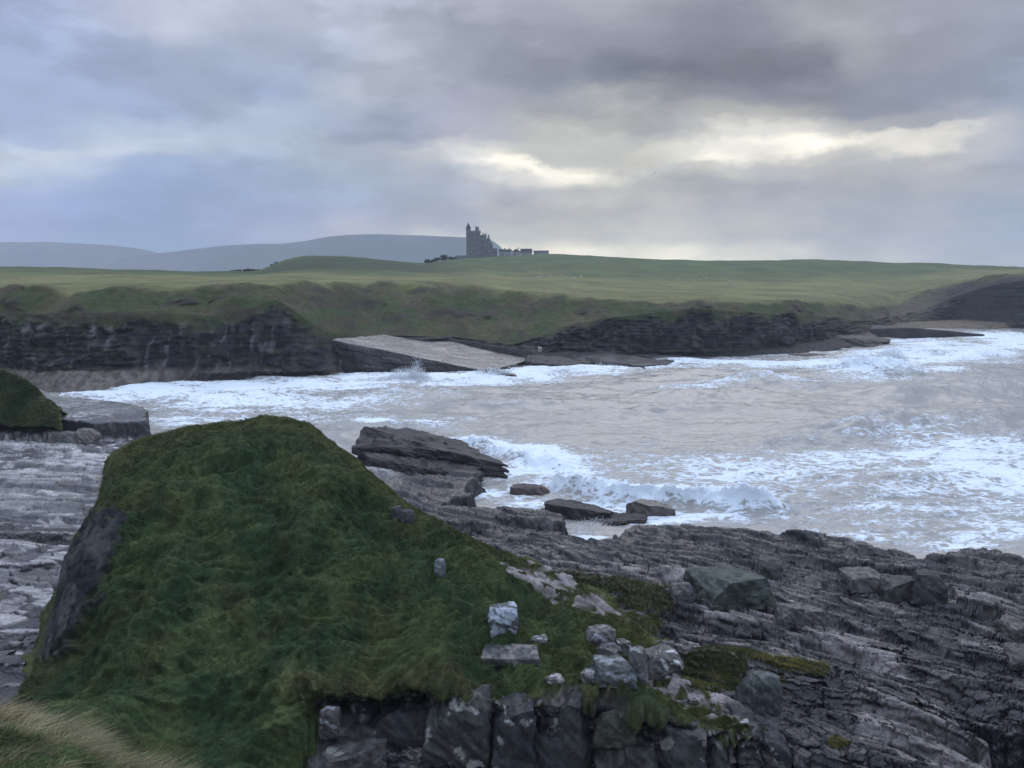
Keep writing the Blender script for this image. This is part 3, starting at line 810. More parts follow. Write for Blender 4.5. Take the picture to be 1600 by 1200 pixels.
# ------------------------------------------------------------------ grassy mound
#   u : foot v,d | toe v,d | lip v,d | ridge v,d | bulge
MOUND = [
 (-40, 1290,20.0, 1260,24.0, 1200,27.0, 1165,28.5, 0),
 (15,  1290,21.0, 1250,24.5, 1170,28.0, 1108,30.0, .1),
 (45,  1290,21.0, 1240,24.5, 1140,29.0, 1052,33.0, .2),
 (66,  1290,21.0, 1240,24.5, 1120,29.5, 1018,35.0, .2),
 (80,  1290,21.0, 1240,24.5, 1105,30.0, 985,35.8, .2),
 (92,  1290,21.0, 1240,24.5, 1100,30.0, 905,36.2, .2),
 (108, 1290,21.0, 1240,24.5, 1095,30.0, 852,37.2, .2),
 (132, 1290,21.0, 1240,24.5, 1095,29.8, 808,38.2, .3),
 (152, 1290,21.0, 1240,24.5, 1100,29.5, 772,39.5, .4),
 (166, 1290,21.0, 1240,24.5, 1105,29.2, 728,41.0, .5),
 (190, 1290,21.0, 1240,24.5, 1110,29.0, 700,42.5, .6),
 (235, 1290,21.0, 1240,24.5, 1115,28.8, 681,44.0, .7),
 (300, 1290,21.0, 1240,24.5, 1120,28.5, 665,45.0, .8),
 (340, 1290,21.0, 1240,24.5, 1120,28.2, 659,45.5, .8),
 (400, 1290,21.0, 1240,25.0, 1115,28.2, 651,46.0, .8),
 (430, 1295,23.0, 1235,26.0, 1095,28.2, 650,46.0, .8),
 (465, 1300,25.5, 1210,27.2, 1085,28.2, 652,46.0, .8),
 (500, 1300,26.5, 1205,27.6, 1083,28.2, 671,45.5, .8),
 (548, 1300,26.5, 1205,27.6, 1085,28.2, 703,44.5, .7),
 (600, 1300,26.5, 1205,27.6, 1082,28.2, 752,43.0, .6),
 (640, 1300,26.5, 1205,27.6, 1070,28.2, 786,42.2, .5),
 (700, 1300,26.5, 1205,27.6, 1072,28.0, 822,41.6, .4),
 (760, 1300,26.5, 1205,27.6, 1085,27.9, 850,41.0, .35),
 (800, 1300,26.5, 1205,27.6, 1098,27.8, 868,40.8, .3),
 (860, 1300,26.5, 1205,27.5, 1100,27.7, 892,40.5, .25),
 (930, 1300,26.5, 1205,27.3, 1105,27.6, 925,39.0, .2),
 (1000,1300,26.5, 1205,27.2, 1115,27.5, 985,36.5, .15),
 (1060,1300,26.5, 1205,27.0, 1128,27.3, 1052,31.6, .1),
 (1110,1300,26.5, 1205,26.9, 1135,27.1, 1092,29.4, .05),
 (1160,1300,26.3, 1205,26.7, 1132,26.9, 1110,28.3, 0),
 (1200,1300,26.0, 1230,26.4, 1165,26.6, 1140,27.4, 0),
 (1235,1300,25.6, 1260,26.0, 1200,26.4, 1180,26.8, 0)]
MG = None
MROCK = [  # photo outlines of bare rock on the mound
 [(138,800),(192,795),(186,840),(170,880),(140,940),(110,985),(70,1030),(50,1020),(85,930),(95,870)],
 [(765,893),(800,886),(850,890),(885,905),(900,918),(860,916),(820,908),(790,902)],
 [(868,934),(925,925),(985,945),(1000,965),(960,962),(900,945)],
 [(1005,1062),(1060,1065),(1120,1085),(1160,1100),(1190,1122),(1130,1115),(1060,1092),(1010,1078)],
 [(520,1240),(512,1170),(490,1122),(470,1100),(510,1098),(560,1104),(640,1090),(665,1082),(690,1084),(820,1098),(870,1088),(930,1098),(1000,1120),(1110,1138),(1240,1150),(1240,1330),(520,1330)]]
def build_mound():
    global MG
    keys = []
    for (u, vf, df, vt, dt, vl, dl, vr, dr, bu) in MOUND:
        p0 = P3(u, vf, df); p1 = P3(u, vt, dt); p2 = P3(u, vl, dl); p3 = P3(u, vr, dr)
        L = [p0, p1, p2]
        for t in (.2, .4, .6, .8):
            q = p2 * (1 - t) + p3 * t
            q[2] += bu * 1.1 * math.sin(math.pi * t) * .8
            L.append(q)
        L.append(p3)
        b1 = p3.copy(); b1[0] *= 1 + 1.5 / p3[1]; b1[1] += 1.5; b1[2] -= .9
        b2 = p3.copy(); b2[0] *= 1 + 5 / p3[1]; b2[1] += 5; b2[2] = p3[2] * .45
        b3 = p3.copy(); b3[0] *= 1 + 8 / p3[1]; b3[1] += 8; b3[2] = -.5
        keys.append((u, L + [b1, b2, b3]))
    uc = np.arange(-40, 1236, 1.7)
    G, ts = sheet(keys, uc, [16, 70, 50, 55, 55, 55, 55, 14, 24, 14], su=5, sv=2.2)
    T = np.broadcast_to(ts[:, None], G.shape[:2])
    U, V = proj(G)
    x, y, z = G[..., 0], G[..., 1], G[..., 2]
    n = grid_normals(G); n = n * np.where(n[..., 2:3] < 0, -1, 1)
    # outlines evaluated in plan on the surface itself
    rock = np.zeros_like(x)
    wob = 16 * fbm(x / .8, y / .8 + z / 1.1, 4, 401)
    for poly in MROCK:
        rock = np.maximum(rock, sst(-6, 6, sdf_poly(U, V, poly) + wob))
    rock = rock * (1 - sst(7.3, 7.8, T))
    # hummocks combed by the wind
    wx = x + 1.2 * perlin(x / 5, y / 5, 411); wy = y + 1.2 * perlin(x / 5, y / 5, 412)
    hum = .9 * fbm(x / 4.2, y / 4.2, 3, 421)
    rid = 1 - np.abs(fbm((wx * .92 + wy * .39) / 2.4, (-wx * .39 + wy * .92) / .95, 4, 425))
    hum += .62 * (rid - .65)
    hum += .26 * (1 - np.abs(fbm(wx / .9, wy / .42, 3, 429)) - .6)
    keep = (1 - .72 * sst(5.6, 6.8, T) * (1 - sst(7.1, 7.8, T)))
    side = sst(-30, 20, U) * (1 - sst(1190, 1235, U))
    G2 = G + n * (hum * keep * (1 - rock) * side)[..., None]
    # ragged turf brow hanging over the front face
    brow = np.exp(-((T - 2.05) / .16) ** 2) * sst(430, 480, U) * (1 - rock * .6)
    G2[..., 1] -= brow * (.35 + .5 * fbm(x / .8, z / .8, 3, 431))
    f1, f2, r1, r2 = voro(x / .9 + .3 * perlin(x, z, 5), z / 1.1 + y / 1.3, 441)
    rh = .42 * (r1 - .35) - .25 * (1 - sst(0, .12, f2 - f1)) + .18 * fbm(x / .5, z / .35 + y / .4, 4, 443)
    hr, tn, _c = strata(x, y, math.radians(-25), 451, .7)
    front = 1 - sst(2.0, 2.3, T)
    G2 = G2 + n * (rock * (rh * np.where(U < 240, .3, front) + np.where(U < 240, 0, 1 - front) * (.8 * hr - .02)))[..., None]
    cav = (1 - sst(660, 690, U)) * sst(440, 480, U) * np.exp(-((T - 1.6) / .34) ** 2)
    G2[..., 1] += 1.1 * cav
    p = fbm(x / 3.0, y / 3.0, 4, 461); p2 = fbm(x / 1.0, y / 1.0, 3, 463)
    gcol = mixc((.034, .064, .027), (.086, .118, .044), sst(-.5, .6, p + .5 * p2))
    gcol = mixc(gcol, (.095, .085, .032), .30 * sst(.15, .55, fbm(x / 2.2, y / 2.2, 4, 465)))
    edgeo = np.exp(-((V - np.interp(U, [m[0] for m in MOUND], [m[7] for m in MOUND])) / 34.0) ** 2)
    gcol = mixc(gcol, (.098, .092, .032), .55 * edgeo)
    gcol = mixc(gcol, (.085, .058, .026), .6 * np.exp(-((T - 2.1) / .14) ** 2) * sst(430, 470, U) * (1 - sst(900, 1000, U)))
    gcol = mixc(gcol, (.100, .102, .030), .6 * sst(800, 1020, U) * sst(2.1, 2.5, T))
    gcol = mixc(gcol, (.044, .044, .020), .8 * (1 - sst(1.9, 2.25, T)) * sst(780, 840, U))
    gcol = mixc(gcol, (.048, .078, .030), .25 * np.ones_like(x))
    rk = mixc((.022, .023, .027), (.075, .076, .072), sst(-.4, .6, fbm(x / .7, z / 1.2, 4, 471)))
    rk = mixc(rk, (.30, .30, .28), .5 * sst(230, 260, U) * sst(.38, .55, fbm(x / .35, z / .4 + y / .4, 3, 473)))
    rk = mixc(rk, mixc((.16, .14, .14), (.34, .31, .31), sst(-.5, .5, tn)), (1 - front) * sst(700, 760, U))
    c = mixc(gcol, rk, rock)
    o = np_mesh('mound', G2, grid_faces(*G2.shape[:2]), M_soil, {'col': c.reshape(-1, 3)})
    tag(o, kind='structure')
    MG = dict(G=G2, n=n, rock=rock, col=gcol, T=T, U=U, V=V, keep=side)
build_mound()

# ------------------------------------------------------------------ grass blades (one uncountable sward each)
def bil(A, r, c):
    r0 = np.clip(r.astype(int), 0, A.shape[0] - 2); c0 = np.clip(c.astype(int), 0, A.shape[1] - 2)
    fr = r - r0; fc = c - c0
    if A.ndim == 3: fr = fr[:, None]; fc = fc[:, None]
    return (A[r0, c0] * (1 - fr) + A[r0 + 1, c0] * fr) * (1 - fc) + (A[r0, c0 + 1] * (1 - fr) + A[r0 + 1, c0 + 1] * fr) * fc

def blades(name, P, D, lens, width, col, label, jit=.18, droop=.5, seed=1, kind='stuff', parent=None, up=None):
    """P base (n,3), D lean direction (n,3) unit-ish, 5-vertex bent blade each"""
    rg = np.random.default_rng(seed)
    n = len(P)
    view = np.stack([-P[:, 1], P[:, 0], np.zeros(n)], -1)
    a = rg.uniform(0, 2 * math.pi, n)
    W = np.stack([np.cos(a), np.sin(a), 0 * a], -1)
    upv = np.array((0, 0, 1.0))
    Dm = D + rg.normal(0, jit, (n, 3))
    Dm /= np.linalg.norm(Dm, axis=1, keepdims=True)
    mid = P + Dm * (lens * .55)[:, None]
    tipd = Dm.copy(); tipd[:, :2] += droop * D[:, :2]; tipd[:, 2] -= droop * .9
    tipd /= np.linalg.norm(tipd, axis=1, keepdims=True)
    tip = mid + tipd * (lens * .5)[:, None]
    w = (width * rg.uniform(.6, 1.3, n))[:, None]
    V = np.stack([P - W * w, P + W * w, mid - W * w * .75, mid + W * w * .75, tip], 1).reshape(-1, 3)
    b = np.arange(n) * 5
    Fc = np.stack([np.stack([b, b + 1, b + 3], -1), np.stack([b, b + 3, b + 2], -1), np.stack([b + 2, b + 3, b + 4], -1)], 1).reshape(-1, 3)
    cc = np.repeat(col * rg.uniform(.7, 1.35, (n, 1)), 5, axis=0)
    o = np_mesh(name, V, Fc, M_blade, {'col': cc})
    return tag(o, label, 'grass', None, kind)

def build_mound_grass():
    rg = np.random.default_rng(7)
    G = MG['G']; R, C = G.shape[:2]
    N = 560000
    r = rg.uniform(0, R - 1.01, N); c = rg.uniform(0, C - 1.01, N)
    rock = bil(MG['rock'], r, c); T = bil(MG['T'].astype(float), r, c); kp = bil(MG['keep'], r, c); U = bil(MG['U'], r, c)
    P = bil(G, r, c)
    ok = (rock < .35) & (T > 1.0) & (T < 8.6) & (kp > .3)
    ok &= (rg.uniform(0, 1, N) < np.where(T < 2, .6, np.where(T > 7.3, .6, 1)))
    P = P[ok]; T = T[ok]; r = r[ok]; c = c[ok]
    n = bil(MG['n'], r, c)
    x, y = P[:, 0], P[:, 1]
    ang = math.pi + .9 * fbm(x / 4, y / 4, 3, 501) + .5 * perlin(x / 1.1, y / 1.1, 503)
    lean = np.stack([np.cos(ang), np.sin(ang) * .8 - .25, 0 * ang], -1)
    D = n * .75 + lean * .8
    D[:, 2] += .12
    D /= np.linalg.norm(D, axis=1, keepdims=True)
    tuft = sst(-.3, .6, fbm(x / .8, y / .8, 3, 505))
    ln = (.08 + .13 * tuft) * rg.uniform(.6, 1.3, len(P))
    col = bil(MG['col'], r, c)
    tip = sst(.1, .7, fbm(x / .5, y / .5, 2, 507))
    col = mixc(col, col * np.array((2.1, 1.75, 1.5)), .7 * tip)
    dry = rg.uniform(0, 1, len(P)) < .06
    col = np.where(dry[:, None], np.array((.15, .13, .06)), col)
    blades('grass', P, D, ln, .011 * P[:, 1] / 35, col, 'dark green windswept grass covering the big mound', seed=8)
build_mound_grass()

def build_platform_turf():
    rg = np.random.default_rng(17)
    G, turf = PG
    R, C = G.shape[:2]
    idx = np.argwhere(turf > .35)
    idx = idx[rg.integers(0, len(idx), 60000)]
    r = np.clip(idx[:, 0] + rg.uniform(-.5, .5, len(idx)), 0, R - 2); c = np.clip(idx[:, 1] + rg.uniform(-.5, .5, len(idx)), 0, C - 2)
    P = bil(G, r, c)
    x, y = P[:, 0], P[:, 1]
    ang = math.pi + fbm(x / 2, y / 2, 2, 511)
    D = np.stack([np.cos(ang) * .6, np.sin(ang) * .6 - .2, .55 + 0 * ang], -1)
    U, V = proj(P)
    col = mixc((.035, .05, .014), (.10, .095, .025), sst(-.4, .5, fbm(x / 1.5, y / 1.5, 3, 513)))
    col = mixc(col, (.17, .15, .03), .75 * sst(1160, 1200, U))
    blades('grass', P, D, rg.uniform(.08, .26, len(P)), .012 * P[:, 1] / 35, col, 'olive and yellow turf tufts growing in hollows of the dark rock platform', seed=18)
build_platform_turf()

# ------------------------------------------------------------------ near slope at the photographer's feet
def build_near():
    E = [(-700,1080),(-300,1090),(0,1100),(60,1106),(110,1116),(160,1136),(210,1152),(260,1166),(300,1186),(330,1212),(380,1270),(450,1370),(600,1480),(900,1560),(1500,1620),(2300,1620)]
    keys = []
    for u, ve in E:
        ve = ve + 38 + .10 * max(u, 0)
        de = 7.0 if ve < 1250 else max(2.6, 7.0 - (ve - 1250) * .014)
        e = P3(u, ve, de)
        s = e[0] / e[1]
        def at(d, z): return np.array((s * d, d, z))
        z0 = 18.25
        keys.append((u, [at(-3, 18.6), at(.6, z0), at(de * .55, z0 * .5 + e[2] * .5 + .12), e, at(de + 1.2, e[2] - 1.2), at(de + 2.5, e[2] - 4.5), at(de + 5, 6), at(de + 9, 0)]))
    uc = np.arange(-700, 2301, 6.0)
    G, ts = sheet(keys, uc, [4, 30, 70, 30, 20, 20, 10], su=4, sv=2)
    T = np.broadcast_to(ts[:, None], G.shape[:2])
    x, y = G[..., 0], G[..., 1]
    G[..., 2] += .16 * fbm(x / 1.3, y / .9, 4, 601) * sst(.8, 1.5, T)
    straw = sst(-.25, .5, fbm(x / 1.2, y / .7, 3, 603) + .9 * sst(2.3, 3.0, T) - .35)
    c = mixc((.055, .085, .028), (.20, .165, .085), straw)
    o = np_mesh('near_slope', G, grid_faces(*G.shape[:2]), M_soil, {'col': (c * .6).reshape(-1, 3)})
    tag(o, kind='structure')
    rg = np.random.default_rng(23)
    R, C = G.shape[:2]
    N = 340000
    r = rg.uniform(30, R - 45, N); cc = rg.uniform(40, 260, N)
    P = bil(G, r, cc); t = bil(T.astype(float), r, cc)
    U, V = proj(P)
    ok = (U > -250) & (U < 520) & (P[:, 1] > 2.5) & (V < 1330)
    P = P[ok]; t = t[ok]; r = r[ok]; cc = cc[ok]
    x, y = P[:, 0], P[:, 1]
    ang = .35 + .8 * fbm(x / 1.5, y / 1.5, 3, 611)
    up = .35 + .5 * sst(2.4, 3.0, t)
    D = np.stack([np.cos(ang) * .8, np.sin(ang) * .55 , up], -1)
    st = bil(straw, r, cc)
    tus = sst(-.25, .45, fbm(x / .33, y / .28, 3, 613))
    ln = (.08 + .12 * st + .06 * sst(2.5, 3.0, t)) * (.35 + 1.0 * tus) * rg.uniform(.4, 1.45, len(P))
    col = mixc((.065, .115, .030), (.40, .34, .20), np.clip(st * (.35 + .8 * tus) + rg.normal(0, .24, len(P)), 0, 1))
    col = col * (.55 + .55 * sst(-.5, .4, fbm(x / .22, y / .22, 2, 615)))[:, None]
    blades('grass', P, D, ln, np.full(len(P), .0035), col, 'pale straw and green grass at the bottom left corner of the slope edge', seed=29, jit=.38, droop=.6)
build_near()

# ------------------------------------------------------------------ grass knoll on the far-left bench
def build_knoll():
    keys = []
    for (u, v, d) in ((-500,520,96),(-200,545,95),(0,572,94),(40,592,93),(50,600,92.5),(80,626,91),(96,640,90)):
        p = P3(u, v, d)
        f = p.copy(); f[0] *= 1 - 4.5 / d; f[1] -= 4.5; f[2] = 4.0
        if u < 60: f[1] -= 1; 
        b = p.copy(); b[0] *= 1 + 7 / d; b[1] += 10; b[2] = 2.5
        m = (f + p) / 2; m[2] += .5
        keys.append((u, [f, m, p, b]))
    G, ts = sheet(keys, np.arange(-500, 105, 2.0), [40, 40, 20], su=4, sv=3)
    x, y, z = G[..., 0], G[..., 1], G[..., 2]
    G[..., 2] += .35 * fbm(x / 3, y / 2, 4, 701)
    c = mixc((.035, .062, .024), (.080, .092, .034), sst(-.4, .5, fbm(x / 3, y / 3, 4, 703)))
    o = np_mesh('knoll', G, grid_faces(*G.shape[:2]), M_soil, {'col': c.reshape(-1, 3)})
    tag(o, kind='structure')
    rg = np.random.default_rng(31)
    R, C = G.shape[:2]; N = 40000
    r = rg.uniform(0, R - 6, N); cc = rg.uniform(150, C - 1.01, N)
    P = bil(G, r, cc)
    ang = math.pi + fbm(P[:, 0] / 5, P[:, 1] / 5, 2, 705)
    D = np.stack([np.cos(ang) * .7, np.sin(ang) * .5 - .2, .4 + 0 * ang], -1)
    col = bil(c, r, cc) * 1.2
    blades('grass', P, D, rg.uniform(.25, .6, N), np.full(N, .035), col, 'green grass on the small knoll at the far left edge', seed=33)
build_knoll()

# ------------------------------------------------------------------ loose rocks
def cube_grid(n):
    na, nb, nc = n
    pts = {}
    P = []; Fc = []
    def vid(i, j, k):
        key = (i, j, k)
        if key not in pts:
            pts[key] = len(P); P.append((i / na * 2 - 1, j / nb * 2 - 1, k / nc * 2 - 1))
        return pts[key]
    for i in range(na):
        for j in range(nb):
            Fc.append((vid(i, j, 0), vid(i, j + 1, 0), vid(i + 1, j + 1, 0), vid(i + 1, j, 0)))
            Fc.append((vid(i, j, nc), vid(i + 1, j, nc), vid(i + 1, j + 1, nc), vid(i, j + 1, nc)))
    for i in range(na):
        for k in range(nc):
            Fc.append((vid(i, 0, k), vid(i + 1, 0, k), vid(i + 1, 0, k + 1), vid(i, 0, k + 1)))
            Fc.append((vid(i, nb, k), vid(i, nb, k + 1), vid(i + 1, nb, k + 1), vid(i + 1, nb, k)))
    for j in range(nb):
        for k in range(nc):
            Fc.append((vid(0, j, k), vid(0, j, k + 1), vid(0, j + 1, k + 1), vid(0, j + 1, k)))
            Fc.append((vid(na, j, k), vid(na, j + 1, k), vid(na, j + 1, k + 1), vid(na, j, k + 1)))
    return np.array(P), np.array(Fc)

def rock(name, corners, n, seed, label, cat, group=None, rnd=.18, chops=5, nl=0, lamp=.12, amp=.036, fs=1.0, c0=(.06, .058, .058), c1=(.15, .145, .14), lichen=0.0, lcol=(.5, .52, .52), moss=0.0, mat=None, sharp=32, top=None):
    """corners: bottom 4 then top 4, each ring counter-clockwise from front-left"""
    rg = np.random.default_rng(seed)
    q, Fc = cube_grid(n)
    nrm = q / np.linalg.norm(q, axis=1, keepdims=True)
    p = q * (1 - rnd) + nrm * 1.12 * rnd
    for _ in range(chops):
        d = rg.normal(0, 1, 3); d[2] = abs(d[2]) * .8 + .1; d /= np.linalg.norm(d)
        h = rg.uniform(.92, 1.22)
        ex = np.maximum(p @ d - h, 0)
        p = p - ex[:, None] * d
    if nl:
        lay = (p[:, 2] + 1) * .5 * nl + .5 * fbm(p[:, 0] * 1.3 + seed, p[:, 1] * 1.3, 2, seed)
        li = np.floor(lay).astype(np.int64)
        blk = np.floor((p[:, 0] + p[:, 1] * .6) * 2.5 + li * .37).astype(np.int64)
        a = (rnd2(li, blk, seed) - .6) * lamp
        side = np.clip(1.2 - np.abs(p[:, 2]) * .6, .3, 1)
        p[:, 0] *= 1 + a * side; p[:, 1] *= 1 + a * side
        p[:, 2] += np.where(q[:, 2] > .9, lamp * .6 * (rnd2(np.floor(p[:, 0] * 4).astype(np.int64), np.floor(p[:, 1] * 3).astype(np.int64), seed + 3) - .7), 0)
    t = (p + 1) / 2
    tx, ty, tz = t[:, 0:1], t[:, 1:2], t[:, 2:3]
    c = np.array(corners, float)
    def bl(c4): return (c4[0] * (1 - tx) + c4[1] * tx) * (1 - ty) + (c4[3] * (1 - tx) + c4[2] * tx) * ty
    W = bl(c[:4]) * (1 - tz) + bl(c[4:]) * tz
    ctr = c.mean(0); size = np.linalg.norm(c.max(0) - c.min(0)) / 1.73
    rad = W - ctr; rad /= np.linalg.norm(rad, axis=1, keepdims=True) + 1e-6
    f = size * .35 * fs
    x, y, z = W[:, 0], W[:, 1], W[:, 2]
    dsp = fbm(x / f + z / f * .7, y / f + z / f * .9, 4, seed + 7)
    fq = size * .09
    dsp = dsp + .28 * fbm(x / fq + z / fq * .6, y / fq - z / fq * .8, 3, seed + 9)
    W = W + rad * (dsp * amp * size)[:, None]
    f2 = size * .16
    tn = fbm(x / f2 + z / f2, y / f2 - z / f2 * .6, 4, seed + 11)
    col = mixc(c0, c1, sst(-.6, .6, tn))
    if top is not None:
        col = mixc(col, mixc(top[0], top[1], sst(-.5, .5, fbm(x / 9 + y / 14, (y - x * .5) / 1.6, 4, seed + 19)) * (.25 + .75 * sst(.015, .07, np.abs(fbm(x / 12 + y / 20, (y - x * .4) / 3.0, 3, seed + 23))))), (q[:, 2] > .93).astype(float))
    if moss:
        col = mixc(col, (.05, .06, .022), moss * sst(.0, .5, fbm(x / f2, y / f2, 3, seed + 13) + .5 * (q[:, 2])))
    if lichen:
        f3 = size * .42
        lm = sst(.02, .06, fbm(x / f3 + z / f3 * .5, y / f3 + z / f3, 4, seed + 17) + lichen - .68)
        col = mixc(col, lcol, lm)
    ctrv = np.array((ctr[0], ctr[1], c[:, 2].min()))
    o = np_mesh(name, W - ctrv, Fc, mat or M_boulder, {'col': col})
    o.location = ctrv
    o.data.set_sharp_from_angle(angle=math.radians(sharp))
    return tag(o, label, cat, group)

_PU = [(g.reshape(-1, 3),) + tuple(a.ravel() for a in proj(g)) for g in (MG['G'], PG[0])]
def ground(u, v, tol=5):
    best = None
    for P, U, V in _PU:
        m = np.where((np.abs(U - u) < tol) & (np.abs(V - v) < tol))[0]
        if len(m):
            y = P[m, 1]
            i = m[np.argmin(y + .02 * (np.abs(U[m] - u) + np.abs(V[m] - v)))]
            if best is None or P[i, 1] < best[1]: best = P[i]
    if best is None:
        best = PZ(u, v, 2.5)
    return best

def box_corners(u0, v0, u1, v1, d=None, depth=.8, sink=.18, rot=.3, seed=0, jit=.12, taper=.06, lean=0.0):
    rg = np.random.default_rng(seed + 900)
    uc = (u0 + u1) / 2
    g = ground(uc, v1) if d is None else P3(uc, v1, d)
    dd = g[1]
    sc = math.hypot(dd, H - g[2]) / F
    w = (u1 - u0) * sc; h = (v1 - v0) * sc / math.cos(math.atan2(H - g[2], dd))
    dp = w * depth if w > h * .8 else h * depth
    # top of the box shows some depth: shrink height accordingly
    aa = math.atan2(H - g[2], math.hypot(dd, g[0]))
    h = max(((v1 - v0) * sc - dp * .85 * math.sin(aa)) / math.cos(aa), h * .35)
    ca, sa = math.cos(rot), math.sin(rot)
    ww = w / (abs(ca) + abs(sa) * depth * .8)
    ctr = np.array((g[0], g[1] + dp * .5, g[2]))
    out = []
    for z, tp in ((-sink * h, 1), (h, 1 - taper)):
        for sx, sy in ((-1, -1), (1, -1), (1, 1), (-1, 1)):
            lx, ly = sx * ww / 2 * tp, sy * dp / 2 * tp
            p = np.array((ctr[0] + lx * ca - ly * sa, ctr[1] + lx * sa + ly * ca, ctr[2] + z))
            if z > 0: p[0] += lean * h
            p += rg.normal(0, jit / 2.2, 3) * np.array((w, dp, h if z > 0 else .1))
            out.append(p)
    return out

GB = (.040, .048, .050); GB2 = (.10, .11, .108)
def build_boulders():
    B = [ # bbox, depth, seed, label, group, options
     ((1090,882,1208,946), .8, 1, 'largest greenish grey block with cracks on the dark rock platform', dict(nl=3, lamp=.08, n=18, c0=(.032,.042,.038), c1=(.078,.094,.080), rnd=.04, chops=4, rot=.25)),
     ((1186,866,1229,898), .8, 2, 'small dark block just behind the largest greenish block', dict(n=12, c0=(.04,.045,.045), c1=(.09,.095,.09), rnd=.08)),
     ((1326,886,1392,918), .7, 3, 'low slab-like block at the left of the dark row near the sea edge', dict(n=12, rnd=.08)),
     ((1386,892,1444,934), .8, 4, 'squat block in the middle of the dark row near the sea edge', dict(n=12, c0=(.035,.04,.04), c1=(.085,.085,.08), rnd=.08)),
     ((1436,888,1490,937), .8, 5, 'tallest cube-like dark block at the right of the row near the sea edge', dict(n=14, c0=(.025,.03,.032), c1=(.06,.065,.065), rnd=.08)),
     ((1168,1046,1223,1107), .7, 6, 'upright blue grey block beside the yellow moss patch', dict(n=14, c0=GB, c1=GB2, rnd=.08, rot=.15)),
     ((1214,936,1258,972), .8, 7, 'grey block at the left of the little pair below the largest block', dict(n=10, rnd=.1)),
     ((1254,944,1292,972), .8, 8, 'grey block at the right of the little pair below the largest block', dict(n=10, rnd=.1)),
     ((1568,958,1622,992), .8, 9, 'brownish block cut by the right edge, upper of two', dict(n=12, c0=(.08,.065,.06), c1=(.17,.15,.14), rnd=.12)),
     ((1582,1012,1640,1044), .8, 10, 'dark purple grey block cut by the right edge, lower of two', dict(n=12, c0=(.05,.04,.042), c1=(.11,.095,.095), rnd=.12)),
     ((1050,905,1085,935), .8, 11, 'small dark stone left of the largest greenish block', dict(n=10, rnd=.15)),
     ((76,668,118,688), .8, 12, 'pale grey block lying left in the pair below the far bench', dict(n=10, c0=(.10,.10,.10), c1=(.22,.22,.21), rnd=.1)),
     ((112,664,150,687), .8, 13, 'brownish grey block lying right in the pair below the far bench', dict(n=10, c0=(.11,.10,.095), c1=(.24,.22,.21), rnd=.15)),
     ((758,943,810,993), .8, 20, 'boulder blotched with white lichen standing on the green mound', dict(n=20, lichen=.76, lcol=(.36,.40,.46), rnd=.30, chops=4, c0=(.05,.058,.062), c1=(.12,.13,.135), rot=.2)),
     ((746,999,846,1037), .6, 21, 'flat-topped slab sunk in turf just below the white lichen boulder', dict(n=18, lichen=.42, lcol=(.20,.19,.18), rnd=.06, chops=3, c0=(.05,.055,.06), c1=(.12,.125,.12), rot=-.1)),
     ((680,869,698,897), .6, 22, 'small upright grey stone alone high on the mound', dict(n=12, rnd=.5, c0=(.09,.105,.115), c1=(.18,.20,.21), chops=3)),
     ((918,972,973,1004), .8, 23, 'white-speckled boulder at the top of the stone cluster', dict(n=14, lichen=.45, lcol=(.21,.225,.24), rnd=.25)),
     ((938,1003,970,1028), .8, 24, 'flat pale stone under the top boulder of the cluster', dict(n=10, lichen=.35, lcol=(.2,.21,.22), rnd=.2)),
     ((966,998,992,1022), .8, 25, 'small dark stone right of the flat pale stone in the cluster', dict(n=10, lichen=.3, rnd=.2)),
     ((930,1030,993,1072), .8, 26, 'broad greenish block with white crown in the stone cluster', dict(n=16, lichen=.36, lcol=(.21,.235,.25), rnd=.1, c0=GB, c1=GB2)),
     ((984,1012,1014,1062), .6, 27, 'tall narrow stone with white top in the stone cluster', dict(n=12, lichen=.36, lcol=(.22,.235,.25), rnd=.15)),
     ((1004,1008,1062,1052), .8, 28, 'dark layered block at the right end of the stone cluster', dict(n=14, lichen=.28, rnd=.1, nl=4)),
     ((911,1043,936,1062), .8, 29, 'small white-topped stone at the left foot of the stone cluster', dict(n=10, lichen=.5, lcol=(.28,.29,.31), rnd=.25)),
     ((1026,1046,1046,1056), .8, 30, 'smallest white stone on turf below the stone cluster', dict(n=8, lichen=.6, lcol=(.45,.45,.45), rnd=.25)),
     ((855,1052,882,1066), .8, 31, 'flat whitish stone half buried in turf near the cliff brow', dict(n=8, lichen=.45, lcol=(.36,.36,.35), rnd=.2)),
     ((834,987,862,999), .8, 32, 'thin pale stone flush with turf right of the lichen boulder', dict(n=8, lichen=.5, lcol=(.36,.36,.36), rnd=.2)),
     ((612,788,634,812), .7, 33, 'dark craggy stone on the right flank of the mound, left of two', dict(n=12, rnd=.4, c0=(.035,.035,.04), c1=(.08,.08,.085))),
     ((630,792,652,813), .7, 34, 'dark rounded stone on the right flank of the mound, right of two', dict(n=12, rnd=.5, c0=(.045,.05,.055), c1=(.10,.105,.11))),
    ]
    for bb, dep, sd, lab, op in B:
        n = int(op.pop('n') * 1.7) + 4; rot = op.pop('rot', .3 * math.sin(sd * 2.3))
        cs = box_corners(*bb, depth=dep, rot=rot, seed=sd)
        rock('boulder', cs, (n, n, n), sd, lab, 'boulder', 'boulders on the mound' if sd >= 20 else 'boulders on the rock platform', **op)
